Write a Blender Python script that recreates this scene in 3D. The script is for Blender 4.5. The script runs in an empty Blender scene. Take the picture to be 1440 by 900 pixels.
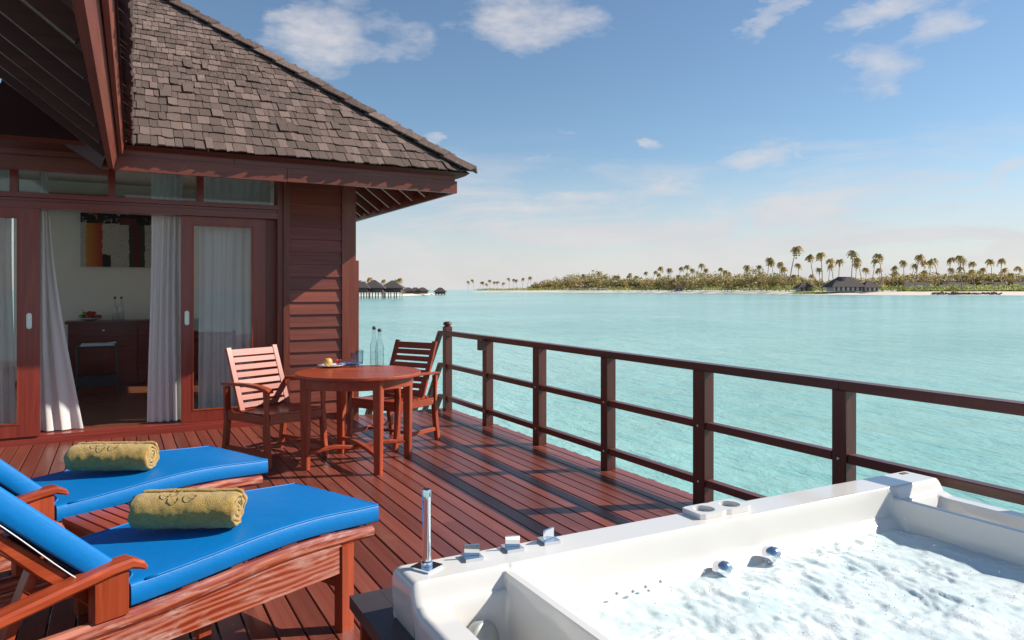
import bpy, bmesh, math, random
from mathutils import Vector, Matrix, noise as mnoise
R_ = random.Random(7)
SC = bpy.context.scene
COL = SC.collection
# ------------------------------------------------------------------ camera
H = 1.42                      # eye height above the deck
FPX = 1030.0                  # focal length in photo pixels (1440 wide)
TH = math.atan(555 / FPX)     # heading, clockwise from +Y (the railing direction)
HY = 407.5                    # horizon row
cam = bpy.data.cameras.new('camera'); camo = bpy.data.objects.new('camera', cam); COL.objects.link(camo)
camo.location = (0, 0, H); camo.rotation_euler = (math.pi / 2, 0, -TH)
cam.sensor_width = 36; cam.lens = 36 * FPX / 1440; cam.shift_y = -(450 - HY) / 1440
cam.clip_start = .05; cam.clip_end = 40000
SC.camera = camo
SC.cycles.transparent_max_bounces = 24
# ------------------------------------------------------------------ world, sun, exposure
SUN = Vector((.94, -.34, .70)).normalized()
SUN_STRENGTH = 5.0
SKY_STRENGTH = .097
EXPOSURE = .36
SC.view_settings.view_transform = 'Standard'; SC.view_settings.look = 'None'
SC.view_settings.exposure = EXPOSURE; SC.view_settings.gamma = 1
SC.view_settings.use_curve_mapping = False
sl = bpy.data.lights.new('sun', 'SUN'); sl.energy = SUN_STRENGTH; sl.angle = math.radians(.55); sl.color = (1, .94, .85)
so = bpy.data.objects.new('sun', sl); COL.objects.link(so)
so.rotation_euler = (-SUN).to_track_quat('-Z', 'Y').to_euler(); so.location = (8, -3, 9)

def pix_dir(x, y):
    a = (x - 720) / FPX; b = -(y - HY) / FPX
    fx, fy, rx, ry = math.sin(TH), math.cos(TH), math.cos(TH), -math.sin(TH)
    return Vector((fx + a * rx, fy + a * ry, b))
def at_z(x, y, z):
    d = pix_dir(x, y); t = (z - H) / d.z
    return Vector((d.x * t, d.y * t, z))
def at_depth(x, depth, z):
    d = pix_dir(x, HY)
    return Vector((d.x * depth, d.y * depth, z))

def build_world():
    w = bpy.data.worlds.new('World'); SC.world = w; w.use_nodes = True
    nt = w.node_tree; nt.nodes.clear(); N = nt.nodes; L = nt.links
    def nd(t, **k):
        n = N.new(t)
        for a, b in k.items(): setattr(n, a, b)
        return n
    def math_(op, a, b=None, c=None, clamp=False):
        n = nd('ShaderNodeMath', operation=op); n.use_clamp = clamp
        for i, v in enumerate((a, b, c)):
            if v is None: continue
            if isinstance(v, (int, float)): n.inputs[i].default_value = v
            else: L.new(v, n.inputs[i])
        return n.outputs[0]
    out = nd('ShaderNodeOutputWorld'); bg = nd('ShaderNodeBackground'); bg.inputs[1].default_value = SKY_STRENGTH
    L.new(bg.outputs[0], out.inputs[0])
    sky = nd('ShaderNodeTexSky'); sky.sky_type = 'NISHITA'; sky.sun_disc = False
    sky.sun_elevation = math.asin(SUN.z); sky.sun_rotation = math.atan2(SUN.x, SUN.y)
    sky.altitude = 0; sky.air_density = 1.0; sky.dust_density = .15; sky.ozone_density = 3.0
    tc = nd('ShaderNodeTexCoord'); nrm = nd('ShaderNodeVectorMath', operation='NORMALIZE'); L.new(tc.outputs['Generated'], nrm.inputs[0])
    sep = nd('ShaderNodeSeparateXYZ'); L.new(nrm.outputs[0], sep.inputs[0])
    X, Y, Z = sep.outputs
    az = math_('ARCTAN2', X, Y); el = math_('ARCSINE', Z)
    # warp
    n1 = nd('ShaderNodeTexNoise'); n1.inputs['Scale'].default_value = 9; n1.inputs['Detail'].default_value = 9; n1.inputs['Roughness'].default_value = .58
    mp = nd('ShaderNodeMapping'); mp.inputs['Scale'].default_value = (1, 1, 2.4); L.new(nrm.outputs[0], mp.inputs[0]); L.new(mp.outputs[0], n1.inputs[0])
    n2 = nd('ShaderNodeTexNoise'); n2.inputs['Scale'].default_value = 2.6; n2.inputs['Detail'].default_value = 4
    mp2 = nd('ShaderNodeMapping'); mp2.inputs['Scale'].default_value = (1, 1, 3.2); mp2.inputs['Location'].default_value = (3.1, 1.7, .4)
    L.new(nrm.outputs[0], mp2.inputs[0]); L.new(mp2.outputs[0], n2.inputs[0])
    # individual clouds of the photographed sky: (photo x, y, half width px, half height px, tilt, weight)
    clouds = [(735, 32, 105, 36, 0, 1.0), (460, 52, 70, 48, .2, .8), (545, 48, 60, 36, 0, .62), (430, 15, 40, 20, 0, .6),
              (1092, 22, 30, 26, .5, .8), (1260, 12, 80, 18, .1, .95), (1230, 95, 62, 38, .35, .8), (1290, 48, 85, 18, .25, .8), (1380, 4, 40, 8, 0, .5),
              (1065, 219, 58, 15, .06, .95), (1133, 214, 18, 9, 0, .6), (902, 203, 17, 11, 0, .8), (768, 217, 32, 13, .1, .75), (808, 187, 16, 5, .2, .35),
              (900, 272, 120, 20, .13, 1.0), (790, 288, 90, 18, 0, .9), (1400, 252, 60, 18, .1, .95), (1170, 240, 60, 14, 0, .3), (1370, 200, 40, 10, .1, .3),
              (560, 345, 95, 30, 0, 1.0), (700, 335, 120, 28, 0, .75), (600, 195, 20, 9, 0, .7), (540, 318, 40, 12, 0, .6),
              (1120, 290, 230, 34, 0, .62), (1330, 300, 190, 38, 0, .65), (960, 330, 220, 32, 0, .6)]
    wn = nd('ShaderNodeTexNoise'); wn.inputs['Scale'].default_value = 7; wn.inputs['Detail'].default_value = 6; wn.inputs['Roughness'].default_value = .62
    L.new(mp.outputs[0], wn.inputs[0]); ws = nd('ShaderNodeSeparateColor'); L.new(wn.outputs['Color'], ws.inputs[0])
    az0_ = az; az = math_('MULTIPLY_ADD', math_('SUBTRACT', ws.outputs[0], .5), .17, az); el_w = math_('MULTIPLY_ADD', math_('SUBTRACT', ws.outputs[1], .5), .075, el)
    total = None
    for (cx, cy, hw, hh, tilt, wt) in clouds:
        d = pix_dir(cx, cy).normalized(); a0 = math.atan2(d.x, d.y); e0 = math.asin(d.z)
        sa = hw / FPX * math.cos(a0 - TH) ** 2 * 1.25; se = hh / FPX * 1.35
        da = math_('SUBTRACT', az, a0); de0 = math_('SUBTRACT', el_w, e0)
        de = math_('MULTIPLY_ADD', da, -tilt, de0)
        q = math_('ADD', math_('POWER', math_('DIVIDE', da, sa), 2), math_('POWER', math_('DIVIDE', de, se), 2))
        v = math_('MULTIPLY', math_('SUBTRACT', 1, q, clamp=True), wt)
        total = v if total is None else math_('MAXIMUM', total, v)
    # scattered small clouds over the rest of the sky
    rest = math_('MULTIPLY', math_('SUBTRACT', n2.outputs[0], .56, clamp=True), 2.2)
    inview = math_('MULTIPLY', math_('SUBTRACT', math_('ABSOLUTE', math_('SUBTRACT', az, TH)), .72, clamp=True), 5, clamp=True)
    rest = math_('MULTIPLY', rest, inview)
    total = math_('MAXIMUM', total, rest)
    dens = math_('SUBTRACT', math_('MULTIPLY_ADD', n1.outputs[0], 2.4, math_('MULTIPLY', total, 1.0)), 1.50)
    dens = math_('MULTIPLY', math_('MULTIPLY', dens, 1.25, clamp=True), math_('MULTIPLY', total, 2.6, clamp=True), clamp=True)
    dens = math_('MULTIPLY', dens, .80)
    # milky cloud bank lying low over the horizon
    n3 = nd('ShaderNodeTexNoise'); n3.inputs['Scale'].default_value = 3.4; n3.inputs['Detail'].default_value = 8; n3.inputs['Roughness'].default_value = .6; n3.inputs['Distortion'].default_value = .5
    mp3 = nd('ShaderNodeMapping'); mp3.inputs['Scale'].default_value = (1, 1, 5.5); mp3.inputs['Location'].default_value = (.3, 2.2, .9)
    L.new(nrm.outputs[0], mp3.inputs[0]); L.new(mp3.outputs[0], n3.inputs[0])
    ab = math_('ABSOLUTE', el)
    bank = math_('SUBTRACT', 1, math_('MULTIPLY', ab, 4.6), clamp=True)
    bank = math_('MULTIPLY', math_('ADD', math_('MULTIPLY', bank, 1.25), math_('MULTIPLY_ADD', n3.outputs[0], 4.6, -2.5)), math_('MULTIPLY', bank, 2.2, clamp=True), clamp=True)
    veil = math_('POWER', math_('SUBTRACT', 1, math_('MULTIPLY', ab, 5.6), clamp=True), 1.2)
    bank = math_('MAXIMUM', math_('MULTIPLY', bank, .85), math_('MULTIPLY', veil, .96))
    dens = math_('MAXIMUM', dens, bank, clamp=True)
    cc = nd('ShaderNodeMixRGB'); cc.inputs[1].default_value = (5.0, 4.95, 5.35, 1); cc.inputs[2].default_value = (6.5, 6.25, 6.2, 1)
    L.new(n1.outputs[0], cc.inputs[0])
    tint = nd('ShaderNodeMixRGB', blend_type='MULTIPLY'); tint.inputs[0].default_value = 1; tint.inputs[2].default_value = (.96, 1.0, .99, 1); L.new(sky.outputs[0], tint.inputs[1])
    mx = nd('ShaderNodeMixRGB'); L.new(dens, mx.inputs[0]); L.new(tint.outputs[0], mx.inputs[1]); L.new(cc.outputs[0], mx.inputs[2])
    L.new(mx.outputs[0], bg.inputs[0])
build_world()

# ------------------------------------------------------------------ material helpers
MATS = {}
class NT:
    def __init__(s, name):
        s.m = bpy.data.materials.new(name); s.m.use_nodes = True; s.nt = s.m.node_tree; s.N = s.nt.nodes; s.L = s.nt.links
        s.b = s.N['Principled BSDF']; s.out = s.N['Material Output']
    def n(s, t, **k):
        x = s.N.new(t)
        for a, b in k.items(): setattr(x, a, b)
        return x
    def lk(s, a, b): s.L.new(a, b)
    def math(s, op, a, b=None, c=None, clamp=False):
        n = s.n('ShaderNodeMath', operation=op); n.use_clamp = clamp
        for i, v in enumerate((a, b, c)):
            if v is None: continue
            if isinstance(v, (int, float)): n.inputs[i].default_value = v
            else: s.lk(v, n.inputs[i])
        return n.outputs[0]
    def coords(s, scale=(1, 1, 1), rnd=True, kind='Object'):
        tc = s.n('ShaderNodeTexCoord'); mp = s.n('ShaderNodeMapping'); mp.inputs['Scale'].default_value = scale
        s.lk(tc.outputs[kind], mp.inputs[0])
        if rnd:
            oi = s.n('ShaderNodeObjectInfo'); s.oi = oi
            cb = s.n('ShaderNodeCombineXYZ')
            for i, k in enumerate((37., 23., 11.)): s.lk(s.math('MULTIPLY', oi.outputs['Random'], k), cb.inputs[i])
            s.lk(cb.outputs[0], mp.inputs['Location'])
        return mp.outputs[0]
    def noise(s, vec, scale, detail=4, rough=.55, dist=0):
        t = s.n('ShaderNodeTexNoise'); t.inputs['Scale'].default_value = scale; t.inputs['Detail'].default_value = detail
        t.inputs['Roughness'].default_value = rough; t.inputs['Distortion'].default_value = dist
        if vec is not None: s.lk(vec, t.inputs['Vector'])
        return t.outputs['Fac']
    def ramp(s, fac, stops):
        r = s.n('ShaderNodeValToRGB'); e = r.color_ramp.elements
        while len(e) < len(stops): e.new(.5)
        for i, (p, c) in enumerate(stops):
            e[i].position = p; e[i].color = (*c, 1) if len(c) == 3 else c
        s.lk(fac, r.inputs[0]); return r.outputs[0]
    def mix(s, fac, a, b, mode='MIX'):
        m = s.n('ShaderNodeMixRGB', blend_type=mode)
        for i, v in zip((0, 1, 2), (fac, a, b)):
            if isinstance(v, (int, float)): m.inputs[i].default_value = v
            elif isinstance(v, tuple): m.inputs[i].default_value = (*v, 1)
            else: s.lk(v, m.inputs[i])
        return m.outputs[0]
    def bump(s, h, strength=.3, dist=.01):
        b = s.n('ShaderNodeBump'); b.inputs['Strength'].default_value = strength; b.inputs['Distance'].default_value = dist
        s.lk(h, b.inputs['Height']); s.lk(b.outputs[0], s.b.inputs['Normal'])
    def set(s, **k):
        for a, v in k.items():
            s.b.inputs[a.replace('_', ' ')].default_value = v

def wood(name, dark, light, axis=0, rough=.35, freq=26, coat=0., spec=.5, vary=.35, distort=1.2, wear=None, bump=.12):
    t = NT(name)
    sc = [freq] * 3; sc[axis] = freq * .045
    v = t.coords(tuple(sc))
    g = t.noise(v, 1.0, 6, .6, distort)
    v2 = t.coords(tuple(x * .12 for x in sc)); big = t.noise(v2, 1.0, 3, .5, .5)
    c = t.ramp(g, [(.3, dark), (.72, light)])
    k = t.math('MULTIPLY_ADD', t.oi.outputs['Random'], vary, 1 - vary * .5)
    k = t.math('MULTIPLY', k, t.math('MULTIPLY_ADD', big, .5, .75))
    cb = t.n('ShaderNodeCombineXYZ')
    for i in range(3): t.lk(k, cb.inputs[i])
    c = t.mix(1, c, cb.outputs[0], 'MULTIPLY')
    if wear:
        wv = t.coords((7, 7, 7)); w = t.noise(wv, 1.0, 6, .7)
        w = t.math('MULTIPLY', t.math('SUBTRACT', w, .56, clamp=True), 3.0, clamp=True)
        c = t.mix(w, c, wear)
    t.lk(c, t.b.inputs['Base Color'])
    r = t.math('MULTIPLY_ADD', big, .3, rough - .15); t.lk(r, t.b.inputs['Roughness'])
    t.set(Coat_Weight=coat, Coat_Roughness=.18, Specular_IOR_Level=spec)
    t.bump(g, bump, .004)
    return t.m
def plain(name, col, rough=.5, metal=0, noise_amt=.12, nscale=8, spec=.5, bump=0, **k):
    t = NT(name); v = t.coords((1, 1, 1)); n = t.noise(v, nscale, 5)
    c = t.mix(n, tuple(x * (1 - noise_amt) for x in col), tuple(min(1, x * (1 + noise_amt)) for x in col))
    t.lk(c, t.b.inputs['Base Color']); t.set(Roughness=rough, Metallic=metal, Specular_IOR_Level=spec, **k)
    if bump: t.bump(n, bump, .01)
    return t.m

M = MATS
for ax, s in ((0, 'x'), (1, 'y'), (2, 'z')):
    M['villa_' + s] = wood('villa_wood_' + s, (.155, .035, .019), (.26, .064, .036), ax, .42, 24, .12, .45)
    M['furn_' + s] = wood('furniture_wood_' + s, (.235, .031, .009), (.42, .072, .022), ax, .43, 30, .16, .38, .25)
    M['rail_' + s] = wood('railing_wood_' + s, (.085, .024, .016), (.14, .042, .028), ax, .4, 24, .12, .45)
    M['door_' + s] = wood('door_wood_' + s, (.19, .026, .016), (.30, .050, .030), ax, .32, 22, .25, .5, .2)
M['deck'] = wood('deck_wood', (.160, .037, .023), (.25, .068, .043), 1, .36, 30, .10, .5, .45, 1.0, (.27, .12, .08), .2)
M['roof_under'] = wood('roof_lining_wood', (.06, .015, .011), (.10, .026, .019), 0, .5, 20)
M['worn'] = None
def worn_wood():
    t = NT('worn_varnished_teak'); v = t.coords((3.0, 9, 14))
    g = t.noise(v, 1.0, 5, .55, 2.2)
    wv = t.n('ShaderNodeTexWave'); wv.wave_type = 'BANDS'; wv.bands_direction = 'Z'; wv.inputs['Scale'].default_value = 1.3; wv.inputs['Distortion'].default_value = 22; wv.inputs['Detail'].default_value = 3; wv.inputs['Detail Scale'].default_value = .35
    t.lk(t.coords((1.5, 4, 9)), wv.inputs['Vector'])
    c = t.ramp(wv.outputs['Fac'], [(.1, (.23, .03, .012)), (.55, (.37, .07, .03)), (.95, (.45, .15, .09))])
    w = t.math('MULTIPLY', t.math('SUBTRACT', g, .46, clamp=True), 5.5, clamp=True)
    fine = t.noise(t.coords((10, 40, 70)), 1.0, 5, .75, 1.5)
    w = t.math('MULTIPLY', w, t.math('MULTIPLY_ADD', fine, 3.2, -1.25, clamp=True))
    c = t.mix(w, c, (.58, .38, .32))
    t.lk(c, t.b.inputs['Base Color']); t.set(Roughness=.32, Coat_Weight=.3, Coat_Roughness=.2); t.bump(wv.outputs['Fac'], .12, .004)
    return t.m
M['worn'] = worn_wood()
M['under_timber'] = plain('joist_wood', (.03, .012, .010), .8)  # even dark brown for joists, piles and the villa subfloor
M['cabinet'] = wood('cabinet_wood', (.11, .014, .010), (.17, .026, .016), 0, .3, 18, .3)
M['roomfloor'] = wood('room_floor_wood', (.15, .045, .022), (.25, .085, .04), 0, .3, 12, .3)
M['plaster'] = plain('cream_plaster', (.90, .79, .68), .85, 0, .04, 2)
M['white'] = plain('white_gelcoat', (.77, .735, .675), .16, 0, .02, 3, .5, 0, Coat_Weight=.5, Coat_Roughness=.05)
M['chrome'] = plain('chrome', (.82, .83, .85), .07, 1, .03)
M['steel'] = plain('brushed_steel', (.62, .62, .6), .3, 1, .06, 30)
M['darkmetal'] = plain('dark_metal', (.06, .055, .055), .4, .6)
M['grate'] = plain('grey_jet_cover', (.42, .42, .39), .4, .2, .1, 20)
M['stone'] = plain('dark_surround_board', (.055, .042, .045), .42, 0, .3, 14)
M['paper'] = plain('newsprint', (.66, .67, .70), .8, 0, .15, 40)
M['plate'] = plain('white_china', (.8, .8, .8), .15)
M['sand'] = plain('coral_sand', (.72, .62, .50), .9, 0, .12, .05)
M['rock'] = plain('groyne_rock', (.16, .12, .10), .9, 0, .4, 1.2)
M['thatch'] = plain('dark_thatch', (.085, .066, .060), .85, 0, .35, 3)
M['hutwall'] = plain('hut_timber', (.20, .09, .065), .7, 0, .3, 2)
M['hutpale'] = plain('pale_hut_wall', (.55, .52, .47), .8, 0, .1, 2)
M['palmtrunk'] = plain('palm_bark', (.30, .25, .20), .9, 0, .3, 2)
def leafmat(name, a, b, sc=.4):
    t = NT(name); v = t.coords((1, 1, 1)); n = t.noise(v, sc, 4, .6)
    g = t.n('ShaderNodeNewGeometry')
    f = t.math('MULTIPLY_ADD', g.outputs['Random Per Island'], .7, t.math('MULTIPLY_ADD', n, 1.0, -.35), clamp=True)
    lc = t.mix(f, a, b); t.lk(lc, t.b.inputs['Base Color']); t.set(Roughness=.6, Specular_IOR_Level=.3)
    tl = t.n('ShaderNodeBsdfTranslucent'); t.lk(lc, tl.inputs[0]); ad = t.n('ShaderNodeAddShader'); t.lk(t.b.outputs[0], ad.inputs[0]); t.lk(tl.outputs[0], ad.inputs[1]); t.lk(ad.outputs[0], t.out.inputs[0])
    return t.m
M['palmleaf'] = leafmat('palm_frond', (.085, .085, .022), (.30, .20, .065))
M['bush'] = leafmat('shore_bush', (.085, .13, .028), (.25, .25, .065), .05)
M['wood_trees'] = leafmat('island_woodland', (.075, .085, .028), (.31, .22, .085), .05)
M['fruit_red'] = plain('red_fruit', (.42, .05, .04), .35, 0, .4, 20)
M['fruit_yellow'] = plain('yellow_apple', (.75, .42, .10), .35, 0, .3, 14)
M['fruit_green'] = plain('green_leaf_fruit', (.20, .25, .05), .4, 0, .3, 20)
M['label'] = plain('bottle_cap', (.05, .05, .055), .4)
M['red_wrap'] = plain('red_sweet_wrap', (.6, .05, .06), .4, 0, .3, 60)
M['blue_print'] = plain('blue_printed_card', (.06, .22, .42), .3, 0, .6, 30)

def shingle_mat():
    t = NT('weathered_shingle'); v = t.coords((60, 7, 30)); g = t.noise(v, 1, 5, .65)
    c = t.ramp(g, [(.25, (.098, .063, .050)), (.75, (.238, .168, .138))])
    rnd = t.oi.outputs['Random']
    geo = t.n('ShaderNodeNewGeometry'); r2 = t.math('FRACT', t.math('ADD', rnd, geo.outputs['Random Per Island']))
    k = t.math('MULTIPLY_ADD', t.math('POWER', r2, 2.2), .7, .70)
    cb = t.n('ShaderNodeCombineXYZ')
    for i in range(3): t.lk(k, cb.inputs[i])
    c = t.mix(1, c, cb.outputs[0], 'MULTIPLY')
    blot = t.noise(t.coords((14, 9, 14)), 1, 4, .6)
    w = t.math('MULTIPLY', t.math('SUBTRACT', blot, .58, clamp=True), 2.6, clamp=True)
    c = t.mix(w, c, (.40, .33, .29))
    t.lk(c, t.b.inputs['Base Color']); t.set(Roughness=.8, Specular_IOR_Level=.25); t.bump(g, .5, .006)
    return t.m
M['shingle'] = shingle_mat()

def glass_mat(name, tint=(.93, .95, .95), refl=1.0, rough=.0, edge=(.9, .92, .92)):
    t = NT(name); t.N.remove(t.b)
    tr = t.n('ShaderNodeBsdfTransparent'); lw = t.n('ShaderNodeLayerWeight'); lw.inputs[0].default_value = .5
    t.lk(t.mix(t.math('POWER', lw.outputs['Facing'], 2.5), tint, edge), tr.inputs[0])
    gl = t.n('ShaderNodeBsdfGlossy'); gl.inputs['Roughness'].default_value = rough
    fr = t.n('ShaderNodeFresnel'); fr.inputs[0].default_value = 1.5
    gm = t.n('ShaderNodeNewGeometry'); front = t.math('SUBTRACT', 1, gm.outputs['Backfacing'])
    mx = t.n('ShaderNodeMixShader'); t.lk(t.math('MULTIPLY', t.math('MULTIPLY', fr.outputs[0], refl), front, clamp=True), mx.inputs[0])
    t.lk(tr.outputs[0], mx.inputs[1]); t.lk(gl.outputs[0], mx.inputs[2]); t.lk(mx.outputs[0], t.out.inputs[0])
    return t.m
M['pane'] = glass_mat('window_glass', refl=1.9)
M['bottle'] = glass_mat('bottle_glass', (.90, .925, .925), 2.0, .0, (.30, .36, .37))
def curtain_mat():
    t = NT('sheer_white_cotton'); t.set(Roughness=.9); t.b.inputs['Base Color'].default_value = (.90, .875, .84, 1)
    tl = t.n('ShaderNodeBsdfTranslucent'); tl.inputs[0].default_value = (.90, .86, .81, 1)
    mx = t.n('ShaderNodeMixShader'); mx.inputs[0].default_value = .35
    t.lk(t.b.outputs[0], mx.inputs[1]); t.lk(tl.outputs[0], mx.inputs[2]); t.lk(mx.outputs[0], t.out.inputs[0])
    n = t.noise(t.coords((300, 300, 300)), 1, 2); t.bump(n, .1, .002)
    return t.m
M['curtain'] = curtain_mat()
def vinyl():
    t = NT('blue_vinyl'); v = t.coords((5, 5, 5)); n = t.noise(v, 1, 4)
    t.lk(t.mix(n, (.0, .15, .44), (.0, .185, .51)), t.b.inputs['Base Color'])
    t.set(Roughness=.47, Specular_IOR_Level=.3); w = t.noise(t.coords((7, 7, 7)), 1, 4, .6); fw = t.noise(t.coords((420, 420, 420)), 1, 2); t.bump(t.math('MULTIPLY_ADD', fw, .04, w), .22, .02)
    return t.m
M['vinyl'] = vinyl()
def towel_mat():
    t = NT('mustard_terry'); v = t.coords((1, 1, 1)); n = t.noise(v, 260, 3, .7); n2 = t.noise(v, 40, 4)
    h = t.math('MULTIPLY_ADD', n2, .6, n)
    t.lk(t.ramp(h, [(.5, (.33, .19, .035)), (1.0, (.64, .41, .105))]), t.b.inputs['Base Color'])
    t.set(Roughness=.95, Specular_IOR_Level=.1, Sheen_Weight=.4); t.bump(h, 1.0, .006)
    return t.m
M['towel'] = towel_mat()
def sea_mat():
    t = NT('lagoon_water')
    tc = t.n('ShaderNodeTexCoord'); P = tc.outputs['Object']
    def mp(sc, rot=0):
        m = t.n('ShaderNodeMapping'); m.inputs['Scale'].default_value = sc; m.inputs['Rotation'].default_value = (0, 0, rot); t.lk(P, m.inputs[0]); return m.outputs[0]
    # sandy bottom with darker weed and coral patches seen through the water
    bed = t.noise(mp((.035, .035, 1)), 1, 5, .6, .6); bed2 = t.noise(mp((.45, .45, 1), .4), 1, 5, .65, .8)
    far = t.noise(mp((.0035, .016, 1), -.5), 1, 5, .6)
    c = t.ramp(bed, [(.30, (.22, .48, .425)), (.55, (.33, .61, .545)), (.78, (.43, .69, .62))])
    c = t.mix(t.math('MULTIPLY', t.math('SUBTRACT', bed2, .42, clamp=True), 1.5, clamp=True), c, (.16, .42, .35))
    c = t.mix(t.math('MULTIPLY', t.math('SUBTRACT', far, .5, clamp=True), 2.6, clamp=True), c, (.21, .52, .51))
    t.lk(c, t.b.inputs['Base Color']); t.set(Roughness=.16, IOR=1.33, Specular_IOR_Level=.33)
    w1 = t.noise(mp((2.1, 1.1, 1), .5), 1, 4, .6, .4); w2 = t.noise(mp((.42, .23, 1), .7), 1, 3, .5); w3 = t.noise(mp((8, 4.5, 1), .3), 1, 3, .6)
    h = t.math('MULTIPLY_ADD', w1, .16, t.math('MULTIPLY_ADD', w3, .045, t.math('MULTIPLY', w2, .5)))
    t.bump(h, .55, 1.0)
    return t.m
M['sea'] = sea_mat()
def tubwater_mat():
    t = NT('bubbling_tub_water'); v = t.coords((1, 1, 1), False)
    sw = t.noise(v, 3.2, 5, .6, 1.4); fine = t.noise(v, 26, 5, .7, .8)
    vo = t.n('ShaderNodeTexVoronoi'); vo.inputs['Scale'].default_value = 95; t.lk(v, vo.inputs['Vector'])
    vo2 = t.n('ShaderNodeTexVoronoi'); vo2.inputs['Scale'].default_value = 210; t.lk(v, vo2.inputs['Vector'])
    foam = t.math('MULTIPLY', t.math('SUBTRACT', t.math('MULTIPLY_ADD', fine, .5, sw), .56, clamp=True), 2.4, clamp=True)
    c = t.mix(foam, (.60, .725, .71), (.82, .845, .82)); t.lk(c, t.b.inputs['Base Color'])
    t.lk(t.math('MULTIPLY_ADD', foam, .22, .05), t.b.inputs['Roughness']); t.set(IOR=1.33, Specular_IOR_Level=.6)
    bub = t.math('ADD', t.math('MULTIPLY', vo.outputs['Distance'], -.5), t.math('MULTIPLY', vo2.outputs['Distance'], -.25))
    t.bump(t.math('ADD', t.math('MULTIPLY', bub, foam), t.math('MULTIPLY', fine, .6)), .26, .012)
    return t.m
M['tubwater'] = tubwater_mat()

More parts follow.
